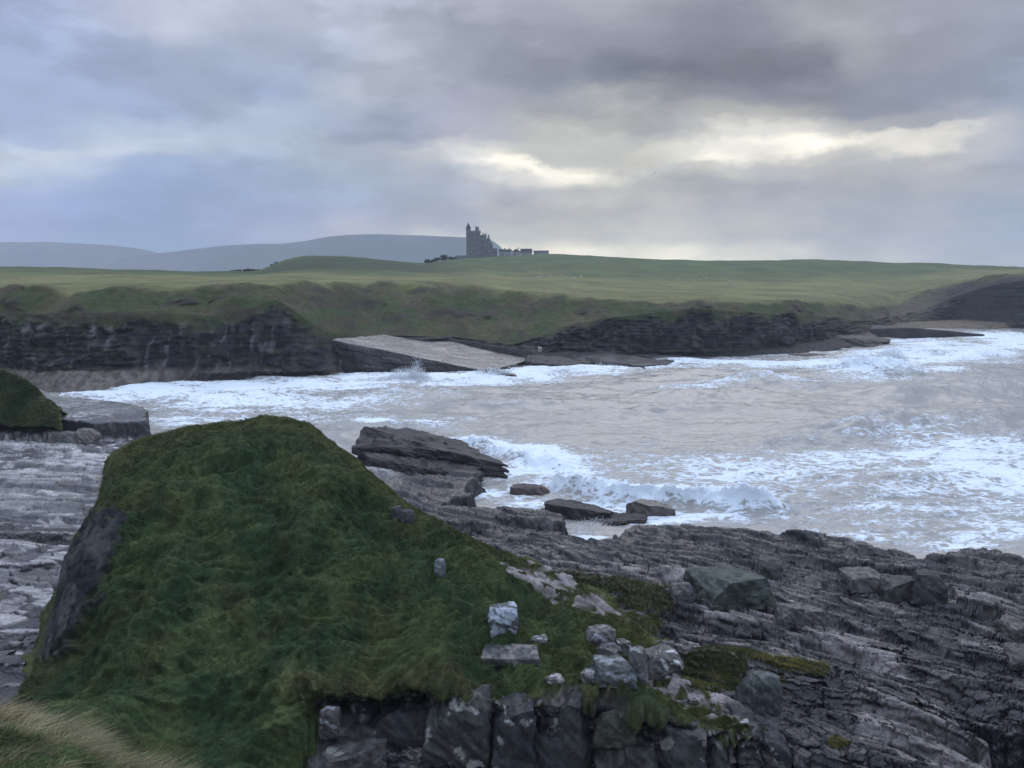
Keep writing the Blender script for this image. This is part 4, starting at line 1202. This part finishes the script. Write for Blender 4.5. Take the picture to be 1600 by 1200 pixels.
    # blocks of the broken cliff under the mound's brow
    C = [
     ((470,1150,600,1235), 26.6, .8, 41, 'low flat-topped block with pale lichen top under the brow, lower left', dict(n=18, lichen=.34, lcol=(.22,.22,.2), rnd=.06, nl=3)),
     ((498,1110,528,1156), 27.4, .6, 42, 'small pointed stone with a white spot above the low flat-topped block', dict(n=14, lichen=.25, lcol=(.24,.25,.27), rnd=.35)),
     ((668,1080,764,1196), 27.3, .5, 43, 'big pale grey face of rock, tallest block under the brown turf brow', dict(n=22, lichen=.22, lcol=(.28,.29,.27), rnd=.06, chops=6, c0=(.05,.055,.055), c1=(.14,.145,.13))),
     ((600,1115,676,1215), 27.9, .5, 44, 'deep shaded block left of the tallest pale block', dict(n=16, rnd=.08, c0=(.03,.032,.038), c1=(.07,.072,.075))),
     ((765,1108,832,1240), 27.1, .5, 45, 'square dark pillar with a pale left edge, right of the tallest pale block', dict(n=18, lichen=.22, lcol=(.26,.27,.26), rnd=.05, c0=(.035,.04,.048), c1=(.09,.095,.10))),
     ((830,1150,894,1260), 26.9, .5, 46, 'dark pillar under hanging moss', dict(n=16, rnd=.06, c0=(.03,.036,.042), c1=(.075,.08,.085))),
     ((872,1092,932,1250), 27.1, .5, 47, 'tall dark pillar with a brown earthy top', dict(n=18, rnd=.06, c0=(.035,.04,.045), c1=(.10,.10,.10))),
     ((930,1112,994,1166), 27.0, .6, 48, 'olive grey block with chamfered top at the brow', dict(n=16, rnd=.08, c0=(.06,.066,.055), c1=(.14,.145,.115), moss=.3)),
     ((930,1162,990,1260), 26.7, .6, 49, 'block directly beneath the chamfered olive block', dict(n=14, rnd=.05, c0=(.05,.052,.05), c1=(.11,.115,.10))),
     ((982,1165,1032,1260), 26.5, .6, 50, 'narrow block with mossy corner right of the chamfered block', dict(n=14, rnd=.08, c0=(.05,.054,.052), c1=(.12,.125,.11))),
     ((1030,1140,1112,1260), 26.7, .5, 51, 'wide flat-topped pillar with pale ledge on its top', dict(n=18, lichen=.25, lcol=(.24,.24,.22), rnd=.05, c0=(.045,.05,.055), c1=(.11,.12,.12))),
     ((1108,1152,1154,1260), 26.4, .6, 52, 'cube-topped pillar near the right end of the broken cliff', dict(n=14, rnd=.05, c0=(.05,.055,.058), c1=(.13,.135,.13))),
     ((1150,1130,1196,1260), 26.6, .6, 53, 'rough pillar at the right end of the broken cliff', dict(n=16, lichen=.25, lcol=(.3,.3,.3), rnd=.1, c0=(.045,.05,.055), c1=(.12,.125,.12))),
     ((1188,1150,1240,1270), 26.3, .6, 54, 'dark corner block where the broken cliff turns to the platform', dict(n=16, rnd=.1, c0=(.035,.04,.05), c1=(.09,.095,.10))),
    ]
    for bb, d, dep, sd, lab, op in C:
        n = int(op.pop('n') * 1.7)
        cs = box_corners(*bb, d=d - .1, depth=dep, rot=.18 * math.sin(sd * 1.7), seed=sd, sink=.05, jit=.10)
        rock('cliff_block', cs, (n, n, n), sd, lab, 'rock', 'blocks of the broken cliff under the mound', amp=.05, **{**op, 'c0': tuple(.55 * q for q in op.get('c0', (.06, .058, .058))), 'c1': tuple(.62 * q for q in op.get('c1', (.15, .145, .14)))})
build_boulders()

def slab(name, pts, zb, n, seed, label, inset=.0, group=None, **op):
    """pts: top front-left, front-right, back-right, back-left as (u, v, d); zb bottom height"""
    top = [P3(*p) for p in pts]
    c = sum(top) / 4
    bot = []
    for p in top:
        q = p + (p - c) * inset; q[2] = zb; bot.append(q)
    return rock(name, bot + top, n, seed, label, 'rock', group, mat=op.pop('mat', M_rock), **op)

def build_sea_rocks():
    DK = dict(c0=(.020, .019, .021), c1=(.066, .060, .060), mat=M_boulder)
    g = 'rocks in the surf'
    slab('sea_rock', [(551,668,82), (792,727,80), (722,688,91), (603,660,92)], -1.0, (110, 44, 30), 61, 'long tilted slab of layered rock rising left out of the bay behind the mound', rnd=.03, chops=2, nl=9, lamp=.13, amp=.026, fs=.3, group=g, **DK)
    slab('sea_rock', [(585,722,78), (755,745,76.5), (745,728,80.5), (570,704,81)], -1.0, (90, 30, 22), 62, 'lower dark ledge at the foot of the long tilted slab', rnd=.05, chops=2, nl=7, lamp=.18, amp=.035, fs=.3, group=g, **DK)
    slab('sea_rock', [(846,786,65.6), (955,803,65.3), (965,790,68.5), (868,777,69)], -1.0, (60, 30, 22), 63, 'flat-topped block standing in foam left of the breaking wave foot', rnd=.05, chops=3, nl=4, lamp=.10, amp=.03, group=g, **DK)
    slab('sea_rock', [(930,818,63.6), (1008,811,64.6), (1010,800,67), (915,797,67)], -1.0, (26, 14, 8), 64, 'low jagged skirt rock right of the flat-topped block', rnd=.15, chops=4, nl=3, lamp=.25, amp=.08, group=g, **DK)
    slab('sea_rock', [(977,784,66.8), (1058,796,66.6), (1040,786,69), (985,774,69.3)], -1.0, (26, 14, 10), 65, 'brown wedge rock right under the face of the breaking wave', rnd=.10, chops=3, nl=3, lamp=.1, amp=.04, group=g, c0=(.05,.042,.036), c1=(.13,.112,.095))
    slab('sea_rock', [(795,762,74.0), (862,764,73.6), (850,756,75.5), (800,755,75.8)], -1.0, (22, 10, 8), 66, 'thin reddish rock awash left of the breaking wave', rnd=.15, chops=3, amp=.06, group=g, mat=M_boulder, c0=(.045,.032,.032), c1=(.11,.085,.08))
    slab('sea_rock', [(1172,804,68.2), (1194,806,68), (1190,799,69), (1176,799,69)], -.8, (10, 8, 8), 67, 'tiny rock just showing under the right end of the breaking wave', rnd=.25, amp=.08, group=g, **DK)
    slab('sea_rock', [(700,830,64), (880,838,62), (905,818,66), (695,800,69.5)], -.6, (60, 26, 10), 68, 'broad dark weedy shelf between the mound and the foam channel', rnd=.08, chops=3, nl=4, lamp=.10, amp=.03, fs=.4, group=g, **DK)
    slab('sea_rock', [(497,591,167), (528,592,167), (525,584,170), (500,583,170)], -.8, (14, 10, 8), 69, 'rounded boulder in the surf below the dark far cliff', rnd=.4, amp=.05, group=g, **DK)
    slab('sea_rock', [(396,629,135), (418,628,135), (412,622,137), (400,621,137)], -.8, (10, 8, 8), 70, 'small dark rock left of the foam streak in the inner bay', rnd=.3, amp=.08, group=g, **DK)
    slab('sea_rock', [(446,628,134.5), (492,628,134.5), (490,625,136), (450,625,136)], -.8, (18, 8, 6), 71, 'thin line of rock awash in the inner bay foam', rnd=.3, amp=.08, group=g, **DK)
    slab('sea_rock', [(226,620,143), (238,620,143), (236,614,144), (228,614,144)], -.8, (8, 8, 8), 72, 'leftmost small rock in the surf off the cobble beach', rnd=.3, amp=.08, group=g, **DK)
    slab('sea_rock', [(1043,583,181), (1118,587,179), (1108,580,184), (1050,576,187)], -.8, (24, 10, 8), 73, 'long low dark rock isolated in the surf off the right-hand cliff', rnd=.15, amp=.04, group=g, **DK)
    g2 = 'rock ledges at the foot of the far cliff'
    slab('rock_slab', [(519,530,176), (765,581,173), (842,558,204), (640,519,222)], -2.0, (70, 40, 24), 81, 'great pale tilted rock slab dipping right into the far surf', rnd=.015, chops=0, nl=6, lamp=.05, amp=.010, fs=.2, group=g2, c0=(.022,.022,.025), c1=(.05,.048,.048), top=((.08,.076,.072), (.25,.238,.225)))
    slab('rock_slab', [(690,583,172), (800,586,168), (830,580,174), (700,573,176)], -1.5, (40, 12, 8), 82, 'dark stepped ledge below the right end of the great pale slab', rnd=.08, chops=3, nl=5, lamp=.2, amp=.03, group=g2, **DK)
    slab('rock_slab', [(815,562,190), (905,576,181), (925,566,192), (830,549,203)], -1.5, (30, 14, 10), 83, 'dark ledge between the great pale slab and the right-hand cliff', rnd=.1, chops=4, nl=5, lamp=.25, amp=.05, fs=.5, group=g2, **DK)
    slab('rock_slab', [(868,556,200), (1010,573,184), (1060,563,200), (895,546,212)], -1.5, (40, 14, 8), 84, 'long thin flagstone ledge slanting down to the right below the cliff toe', rnd=.08, chops=4, nl=5, lamp=.22, amp=.03, fs=.4, mat=M_boulder, group=g2, c0=(.022,.022,.025), c1=(.085,.08,.08))
    slab('rock_slab', [(940,548,216), (1080,565,200), (1105,557,212), (960,543,224)], -1.5, (36, 12, 8), 85, 'upper flagstone ledge tucked under the right-hand cliff', rnd=.08, chops=4, nl=5, lamp=.22, amp=.03, fs=.4, mat=M_boulder, group=g2, c0=(.03,.03,.032), c1=(.10,.095,.095))
    slab('rock_slab', [(1205,552,222), (1335,560,214), (1345,545,240), (1215,541,243)], -1.5, (36, 14, 8), 86, 'reddish brown ledges behind the tall far breaker', rnd=.08, chops=4, nl=4, lamp=.10, amp=.03, mat=M_boulder, group=g2, c0=(.04,.03,.028), c1=(.10,.082,.075))
    slab('rock_slab', [(1255,520,255), (1385,536,247), (1390,528,262), (1265,515,272)], -1.5, (36, 14, 10), 87, 'greenish sloping ledge above the reddish ledges', rnd=.08, chops=3, nl=4, lamp=.16, amp=.03, mat=M_boulder, group=g2, c0=(.03,.033,.027), c1=(.075,.08,.062))
    slab('rock_spit', [(1325,503,285), (1537,522,296), (1540,524,306), (1335,506,312)], -2.0, (50, 14, 14), 88, 'long black rock spit tapering right in front of the far beach', rnd=.03, chops=1, nl=6, lamp=.03, amp=.01, group=g2, c0=(.022,.021,.024), c1=(.045,.042,.046), mat=M_boulder)
    slab('boulder', [(840,543,197), (847,543,197), (846,541.5,198), (841,541.5,198)], 2.7, (8, 8, 8), 89, 'single whitish boulder on the dark rocks at the far cliff toe', rnd=.3, amp=.05, c0=(.22,.22,.21), c1=(.36,.35,.34))
build_sea_rocks()

# ------------------------------------------------------------------ castle on the hill, outbuildings, trees, sheep, gull
M_stone = plain_mat('castle_stone', (.19, .19, .19), nscale=.6, namt=.35, bump=.2)
M_stone2 = plain_mat('outbuilding_stone', (.36, .365, .38), nscale=.5, namt=.25, bump=.2)
M_slate = plain_mat('slate_roof', (.055, .058, .066), rough=.85, nscale=1.0, namt=.25, spec=.1)
M_glass = plain_mat('window_glass', (.03, .035, .045), rough=.15, nscale=3, namt=.1, bump=0, spec=.6)
M_bark = plain_mat('bark', (.05, .04, .032), nscale=4)
M_wool = plain_mat('sheep_wool', (.62, .60, .54), nscale=8, namt=.2)
M_gull = plain_mat('gull_feather', (.30, .31, .34), nscale=8, namt=.2)

class MB:
    def __init__(s): s.v = []; s.f = []
    def poly(s, pts):
        b = len(s.v); s.v += [tuple(p) for p in pts]; s.f.append(tuple(range(b, b + len(pts))))
    def box(s, x0, x1, y0, y1, z0, z1, taper=0):
        b = len(s.v)
        mx, my = (x0 + x1) / 2, (y0 + y1) / 2
        for z, k in ((z0, 1), (z1, 1 - taper)):
            for x, y in ((x0, y0), (x1, y0), (x1, y1), (x0, y1)):
                s.v.append((mx + (x - mx) * k, my + (y - my) * k, z))
        for q in ((3, 2, 1, 0), (4, 5, 6, 7), (0, 1, 5, 4), (1, 2, 6, 5), (2, 3, 7, 6), (3, 0, 4, 7)):
            s.f.append(tuple(b + i for i in q))
    def cyl(s, cx, cy, z0, z1, r0, r1, n=14):
        b = len(s.v)
        for z, r in ((z0, r0), (z1, r1)):
            for i in range(n):
                a = 2 * math.pi * i / n
                s.v.append((cx + r * math.cos(a), cy + r * math.sin(a), z))
        for i in range(n):
            j = (i + 1) % n
            s.f.append((b + i, b + j, b + n + j, b + n + i))
        s.f.append(tuple(b + n + i for i in range(n))); s.f.append(tuple(b + n - 1 - i for i in range(n)))
    def gable(s, x0, x1, y0, y1, z0, zr, along='x', over=.0):
        """solid prism roof"""
        b = len(s.v)
        if along == 'x':
            ym = (y0 + y1) / 2
            s.v += [(x0, y0, z0), (x1, y0, z0), (x1, y1, z0), (x0, y1, z0), (x0, ym, zr), (x1, ym, zr)]
            fs = ((0, 1, 5, 4), (2, 3, 4, 5), (1, 2, 5), (3, 0, 4), (3, 2, 1, 0))
        else:
            xm = (x0 + x1) / 2
            s.v += [(x0, y0, z0), (x1, y0, z0), (x1, y1, z0), (x0, y1, z0), (xm, y0, zr), (xm, y1, zr)]
            fs = ((1, 2, 5, 4), (3, 0, 4, 5), (0, 1, 4), (2, 3, 5), (3, 2, 1, 0))
        for q in fs: s.f.append(tuple(b + i for i in q))
    def build(s, name, mat, parent=None, bevel=0):
        me = bpy.data.meshes.new(name); me.from_pydata(s.v, [], s.f); me.update()
        me.materials.append(mat)
        o = bpy.data.objects.new(name, me); COL.objects.link(o)
        if parent: o.parent = parent
        return o

def empty(name, loc, rz=0):
    o = bpy.data.objects.new(name, None); COL.objects.link(o); o.location = loc; o.rotation_euler[2] = rz
    return o

def one(name, mat, parent, *boxes):
    m = MB()
    for b in boxes: m.box(*b)
    return m.build(name, mat, parent)

def window(parent, x, y, z, w=.9, h=1.8):
    f = one('window', M_stone2, parent, (x - w / 2 - .15, x - w / 2, y - .12, y + .05, z - .1, z + h + .15), (x + w / 2, x + w / 2 + .15, y - .12, y + .05, z - .1, z + h + .15), (x - w / 2, x + w / 2, y - .12, y + .05, z + h, z + h + .15), (x - w / 2, x + w / 2, y - .12, y + .05, z - .1, z))
    one('pane', M_glass, f, (x - w / 2, x + w / 2, y - .05, y + .02, z, z + h))

def build_castle():
    base = P3(748, 401.5, 795)
    k = 795 / F
    t = empty('castle', base + np.array((0, 0, -.6)))
    tag(t, 'grey stone castle with a tall square tower and pointed corner turret on the hilltop', 'castle')
    X = lambda u: (u - 748) * k
    Z = lambda v: (401.5 - v) * k + .6
    # tower
    tw = one('tower', M_stone, t, (X(729.5), X(750), 0, 12, 0, Z(362.5)))
    m = MB(); zt = Z(362.5)
    x0, x1 = X(729.5) - .35, X(750) + .35
    m.box(x0, x1, -.35, 12.35, zt - .9, zt)
    n = 8
    for i in range(n):
        a = x0 + (x1 - x0) * i / n
        m.box(a, a + (x1 - x0) / n * .55, -.35, .15, zt, zt + 1.0); m.box(a, a + (x1 - x0) / n * .55, 11.85, 12.35, zt, zt + 1.0)
        b = -.35 + 12.7 * i / n
        if 0 < i < n - 1:
            m.box(x1 - .5, x1, b, b + .8, zt, zt + 1.0)
    m.build('battlement', M_stone, tw)
    m = MB(); m.cyl(X(732.2), .4, 0, Z(359), 2.15, 2.15); m.cyl(X(732.2), .4, Z(359), Z(358), 2.5, 2.5)
    tr = m.build('turret', M_stone, t)
    m = MB(); m.cyl(X(732.2), .4, Z(358), Z(349.5), 2.6, .12); m.cyl(X(732.2), .4, Z(349.5), Z(346), .12, .05, 6); m.build('spire', M_slate, tr)
    cp = one('cap_house', M_stone, t, (X(742.6), X(748), 3, 7, zt, Z(356.2)))
    for i in range(3): one('merlon', M_stone, cp, (X(742.6) - .1 + i * 1.35, X(742.6) + .6 + i * 1.35, 2.9, 3.4, Z(356.2), Z(354.6)))
    # main house: two gabled ranges stepping down to the right
    mh = one('main_house', M_stone, t, (X(750), X(759.4), 1.5, 14, 0, Z(370.5)))
    m = MB(); m.gable(X(750), X(759.6), 1.2, 14.3, Z(370.5), Z(367.6), 'x'); m.build('roof', M_slate, mh)
    g0, g1 = X(756.2), X(769.6)
    gw = one('gable_wing', M_stone, t, (g0, g1, .6, 16, 0, Z(383.5)))
    m = MB(); m.gable(g0 - .1, g1 + .1, .5, 16.1, Z(383.5), Z(368.8), 'y'); m.build('gable_roof', M_stone, gw)
    for i, (a, vt) in enumerate(((754.2, 365.6), (758.2, 365.4), (762.9, 367.6))):
        c = one('chimney', M_stone, t, (X(a) - .8, X(a) + .8, 6.4, 7.8, Z(376), Z(vt)))
        m = MB(); m.cyl(X(a) - .3, 7.1, Z(vt), Z(vt) + .7, .22, .18, 8); m.cyl(X(a) + .35, 7.1, Z(vt), Z(vt) + .7, .22, .18, 8); m.build('chimney_pot', M_slate, c)
    lw = one('low_wing', M_stone, t, (X(768.5), X(776.5), 2, 11, 0, Z(390)))
    m = MB(); m.gable(X(768.5), X(776.5), 1.8, 11.2, Z(390), Z(388), 'x'); m.build('roof', M_slate, lw)
    pr = one('porch', M_stone, t, (X(756), X(760), -2.2, .6, 0, Z(394)))
    m = MB(); m.gable(X(756), X(760), -2.4, .6, Z(394), Z(391.5), 'y'); m.build('roof', M_slate, pr)
    for xx in (738.5, 742.5, 746.5):
        for vv in (369, 377, 385, 393): window(t, X(xx), 0, Z(vv))
    for xx in (752.5, 755.5):
        for vv in (380, 388): window(t, X(xx), 1.5, Z(vv))
    for xx in (761.5, 766.5):
        for vv in (389, 396): window(t, X(xx), .6, Z(vv))
    window(t, X(764), .6, Z(381), .9, 1.5)
    for xx in (771, 774.2): window(t, X(xx), 2, Z(396))
    # outbuildings in a row to the right
    def outb(u0, u1, ve, vr, vb, depth, label, chim, d=800, along='x', dy=0):
        b = P3(u0, vb, d); q = d / F
        o = empty('outbuilding', b + np.array((0, dy, -.5)))
        tag(o, label, 'outbuilding', 'outbuildings beside the castle')
        w = (u1 - u0) * q; he = (vb - ve) * q + .5; hr = (vb - vr) * q + .5
        wl = one('wall', M_stone2, o, (0, w, 0, depth, 0, he))
        m = MB(); m.gable(-.25, w + .25, -.3, depth + .3, he, hr, along); rf = m.build('roof', M_slate, o)
        for c in chim:
            one('chimney', M_stone, rf, (c * w - .55, c * w + .55, depth / 2 - .5, depth / 2 + .5, hr - .5, hr + 1.3))
        nw = max(2, int(w / 3))
        for i in range(nw):
            window(o, (i + .5) * w / nw, 0, he * .45, .8, 1.0)
        one('door', M_bark, o, (w * .5 / nw + .9, w * .5 / nw + 1.8, -.05, .1, 0, 2.1))
    outb(780, 799, 393.5, 389.5, 400.2, 7, 'longer pale stone outbuilding with two chimneys next to the castle', (.45, .8))
    outb(799.5, 813, 393.2, 389.0, 400.0, 7, 'middle pale stone outbuilding with one chimney in the castle row', (.75,), along='y')
    outb(813.5, 831, 394.5, 388.6, 400.0, 9, 'dark-roofed barn with sloping end at the right of the castle row', (), along='x')
    outb(834, 857, 393.6, 391.4, 397.0, 6, 'low grey shed on the skyline furthest right of the castle', (), d=806)
    def wall(u0, v0, u1, v1, d, h, label):
        a = P3(u0, v0, d); b = P3(u1, v1, d)
        m = MB(); nseg = 12
        for i in range(nseg):
            p = a + (b - a) * i / nseg; r = a + (b - a) * (i + 1) / nseg
            bb = len(m.v)
            for z in (-4.0, h * (1 + .08 * math.sin(i * 2.1))):
                m.v += [(p[0], p[1] - .3, p[2] + z), (r[0], r[1] - .3, r[2] + z), (r[0], r[1] + .3, r[2] + z), (p[0], p[1] + .3, p[2] + z)]
            for q in ((4, 5, 6, 7), (0, 1, 5, 4), (2, 3, 7, 6), (1, 2, 6, 5), (3, 0, 4, 7)): m.f.append(tuple(bb + i2 for i2 in q))
        m.build('boundary_wall', M_stone, None)
        tag(bpy.data.objects[-1] if False else COL.objects[-1], label, 'wall')
    wall(711, 402, 729, 401.5, 792, 1.6, 'low dark stone wall running left from the castle tower')
    wall(770, 401.5, 834, 400.5, 789, .9, 'low stone wall in front of the castle outbuildings')
build_castle()

_HU = proj(HG); _HP = HG.reshape(-1, 3); _HUu, _HUv = _HU[0].ravel(), _HU[1].ravel()
def hground(u, v):
    d = (np.abs(_HUu - u) + np.abs(_HUv - v)) + np.where(_HP[:, 1] > 950, 50, 0)
    m = np.where(d < d.min() + 1.5)[0]
    return _HP[m[np.argmin(_HP[m, 1])]]

def build_trees():
    M_leaf = plain_mat('foliage', (.030, .040, .020), rough=.7, nscale=1.5, namt=.4, bump=0)
    rg = np.random.default_rng(77)
    def tree(name, p, w, h, label, cat, group, n=420, lean=.2):
        o = empty(name, p - np.array((0, 0, 1.1)))
        tag(o, label, cat, group)
        m = MB(); m.cyl(0, 0, 0, h * .55, w * .06 + .06, w * .03 + .03, 8)
        for a in range(4):
            an = a * 1.6 + 1
            b = len(m.v)
            m.cyl(math.cos(an) * w * .12, math.sin(an) * w * .12, h * .3, h * .7, .06, .03, 6)
        m.build('trunk', M_bark, o)
        # clumps of leaf faces, leaning inland
        cl = rg.normal(0, 1, (12, 3)) * np.array((w * .28, w * .25, h * .17)) + np.array((lean * w * .4, 0, h * .62))
        c = cl[rg.integers(0, 12, n)] + rg.normal(0, 1, (n, 3)) * np.array((w * .10, w * .10, h * .08))
        c[:, 2] = np.clip(c[:, 2], .15 * h, h)
        s = rg.uniform(.5, 1.2, n) * .13 * min(w, h)
        a = rg.normal(0, 1, (n, 3)); a /= np.linalg.norm(a, axis=1, keepdims=True)
        b = np.cross(a, rg.normal(0, 1, (n, 3))); b /= np.linalg.norm(b, axis=1, keepdims=True)
        V = np.stack([c - a * s[:, None], c + b * s[:, None], c + a * s[:, None], c - b * s[:, None]], 1).reshape(-1, 3)
        np_mesh('crown', V, np.arange(n * 4).reshape(-1, 4), M_leaf, None, False, o)
    q = 750 / F
    for u, v, w, h, lab in ((668, 412, 9, 8, 'low dark bush at the left end of the castle clump'), (676, 411, 9, 7, 'small rounded bush second from the left in the castle clump'), (683, 409, 8, 8, 'wind-bent bush just left of the tallest castle tree'),
                            (692, 408, 13, 11, 'tallest round-crowned tree in the clump left of the castle'), (702, 406, 9, 7, 'low bush just right of the tallest castle tree'), (709, 404.5, 8, 5, 'bush nearest the castle wall end')):
        g = hground(u, v - 1)
        tree('wind_bent_tree', P3(u, v, 745), w * q, h * q, lab, 'tree', 'trees left of the castle')
    q = 470 / F
    for i, (u, v, w, h) in enumerate(((362, 425, 9, 5), (372, 425, 11, 6), (383, 425, 11, 7), (394, 425, 12, 7), (404, 425, 8, 6), (425, 414, 5, 4), (431, 410.5, 4, 4))):
        lab = ['lowest hedge shrub at the left end of the row behind the field', 'second hedge shrub from the left behind the field', 'middle hedge shrub of the five behind the field', 'fullest hedge shrub, fourth from the left behind the field', 'hedge shrub at the right end of the row by the knoll foot', 'lower of two small thorn bushes on the left flank of the grassy knoll', 'upper of two small thorn bushes on the left flank of the grassy knoll'][i]
        tree('shrub', P3(u, v, 455 if i < 5 else 478), w * q, h * q * 1.1, lab, 'shrub', 'shrubs behind the far field', 300, .1)
build_trees()

def build_sheep():
    q, Fc = cube_grid((6, 5, 5))
    nrm = q / np.linalg.norm(q, axis=1, keepdims=True)
    V = []; FF = []
    def add(c, s):
        b = len(V)
        V.extend((nrm * s + c).tolist()); FF.extend((Fc + b).tolist())
    add(np.array((0, 0, .72)), np.array((.62, .34, .34)))
    add(np.array((.68, 0, .80)), np.array((.22, .14, .16)))
    add(np.array((.50, 0, .78)), np.array((.25, .2, .2)))
    for x in (-.38, .38):
        for y in (-.16, .16): add(np.array((x, y, .26)), np.array((.075, .075, .30)))
    src = np_mesh('sheep', np.array(V), np.array(FF), M_wool)
    spots = [(843,434),(861,432.5),(868,433.5),(878,431.5),(899,435),(907,432.5),(1060,438),(1083,436),(1094,438),(1104,435.5),(1140,441),(1171,443),(1489,420),(1495,421.5)]
    labs = ['leftmost white sheep of the flock grazing below the castle outbuildings', 'second white sheep from the left in the flock below the castle', 'third white sheep from the left in the flock below the castle', 'fourth white sheep from the left in the flock below the castle', 'fifth white sheep from the left in the flock below the castle', 'rightmost white sheep of the flock below the castle',
            'leftmost white sheep in the middle of the right-hand green field', 'second white sheep from the left in the right-hand field', 'third white sheep from the left in the right-hand field', 'fourth white sheep from the left in the right-hand field', 'fifth white sheep from the left in the right-hand field', 'rightmost and lowest white sheep of the right-hand field',
            'left sheep of the pair high on the right-hand hill', 'right sheep of the pair high on the right-hand hill']
    for i, (u, v) in enumerate(spots):
        o = src if i == 0 else src.copy()
        if i: COL.objects.link(o)
        o.location = hground(u, v); o.rotation_euler[2] = (i * 2.4) % 6.28; o.scale = (1.15,) * 3
        tag(o, labs[i], 'sheep', 'sheep grazing on the far fields')
build_sheep()

def build_gull():
    p = P3(1022, 272, 140)
    t = empty('gull', p, .5); t.rotation_euler[1] = math.radians(-38)
    tag(t, 'single dark gull gliding against the bright cloud above the right-hand field', 'bird')
    q, Fc = cube_grid((8, 6, 6))
    nrm = q / np.linalg.norm(q, axis=1, keepdims=True)
    B = nrm * np.array((.07, .26, .06)); B[:, 0] *= 1 - .35 * np.abs(nrm[:, 1]); B[:, 2] *= 1 - .35 * np.abs(nrm[:, 1])
    np_mesh('body', B, Fc, M_gull, None, True, t)
    for s in (-1, 1):
        V = []; n = 8
        for i in range(n + 1):
            a = i / n
            x = s * (.04 + .60 * a); z = .12 * math.sin(a * 2.2) ; y0 = .10 - .18 * a * a; ch = .17 * (1 - a * .85)
            V += [(x, y0, z + .008), (x, y0 - ch, z), (x, y0 - ch * .4, z - .012)]
        Fs = []
        for i in range(n):
            a = i * 3
            for j, k in ((0, 1), (1, 2), (2, 0)): Fs.append((a + j, a + k, a + 3 + k, a + 3 + j))
        np_mesh('wing', V, Fs, M_gull, None, True, t)
build_gull()

# ------------------------------------------------------------------ spray thrown up by the breakers
def build_spray():
    rg = np.random.default_rng(99)
    M = plain_mat('spray_foam', (.88, .92, .96), rough=.8, nscale=3, namt=.05, bump=0)
    C = []; S = []
    def puff(u0, v0, u1, v1, n, h, s, z0=.6, spread=.8, pw=1.5):
        a = PZ(u0, v0, 0); b = PZ(u1, v1, 0)
        t = rg.uniform(0, 1, n)
        e = np.sin(np.pi * np.clip(t, .03, .97))
        bump = .55 + .45 * fbm(t * 7 + u0, t * 0, 2, 5)
        z = z0 + h * e * bump * rg.uniform(0, 1, n) ** pw
        p = a[None] * (1 - t)[:, None] + b[None] * t[:, None] + rg.normal(0, 1, (n, 3)) * np.array((.5, spread, .12))
        p[:, 2] = z + rg.normal(0, .1, n)
        C.append(p); S.append(rg.uniform(.3, 1.0, n) * s)
    puff(880, 764, 1000, 781, 5000, 2.6, .05, .4)
    puff(960, 776, 1255, 800, 6000, 1.5, .045, .3)
    puff(720, 698, 860, 732, 4500, 1.2, .05, .3)
    puff(560, 668, 720, 676, 2500, 1.3, .05, .2)
    puff(605, 592, 668, 594, 4500, 4.0, .10, .2, 1.2, 2.0)
    puff(640, 592, 664, 593, 3500, 6.5, .09, .2, .8, 2.0)
    puff(735, 590, 800, 586, 3500, 3.0, .10, .2, 1.2, 2.0)
    puff(860, 582, 980, 574, 3000, 1.8, .10, .1, 1.2, 2)
    puff(1280, 578, 1440, 586, 5000, 3.2, .11, .5, 1.5)
    puff(1372, 566, 1412, 566, 5000, 6.5, .11, .5, 1.5, 1.6)
    puff(900, 830, 960, 812, 1500, .5, .04, .1)
    c = np.concatenate(C); s = np.concatenate(S)
    n = len(c)
    T = np.array([(1, 1, 1), (1, -1, -1), (-1, 1, -1), (-1, -1, 1)]) / 1.73
    R = rg.normal(0, .25, (n, 4, 3))
    V = (c[:, None] + (T[None] + R) * s[:, None, None]).reshape(-1, 3)
    b = np.arange(n)[:, None, None] * 4
    Fc = (b + np.array([(0, 1, 2), (0, 3, 1), (0, 2, 3), (1, 3, 2)])[None]).reshape(-1, 3)
    o = np_mesh('spray', V, Fc, M)
    tag(o, 'white spray thrown up along the breaking waves and rocks', 'spray', None, 'stuff')
build_spray()

# ------------------------------------------------------------------ sea air
def build_haze():
    m = bpy.data.materials.new('sea_haze'); m.use_nodes = True
    nt = m.node_tree; nt.nodes.clear()
    v = nt.nodes.new('ShaderNodeVolumePrincipled')
    v.inputs['Color'].default_value = (.80, .88, 1.0, 1)
    v.inputs['Density'].default_value = .00019
    o = nt.nodes.new('ShaderNodeOutputMaterial')
    nt.links.new(v.outputs[0], o.inputs['Volume'])
    b = MB(); b.box(-15500, 15500, -800, 5600, -8, 340)
    h = b.build('haze', m)
    tag(h, 'pale sea haze softening the far hills', 'haze', None, 'stuff')
build_haze()
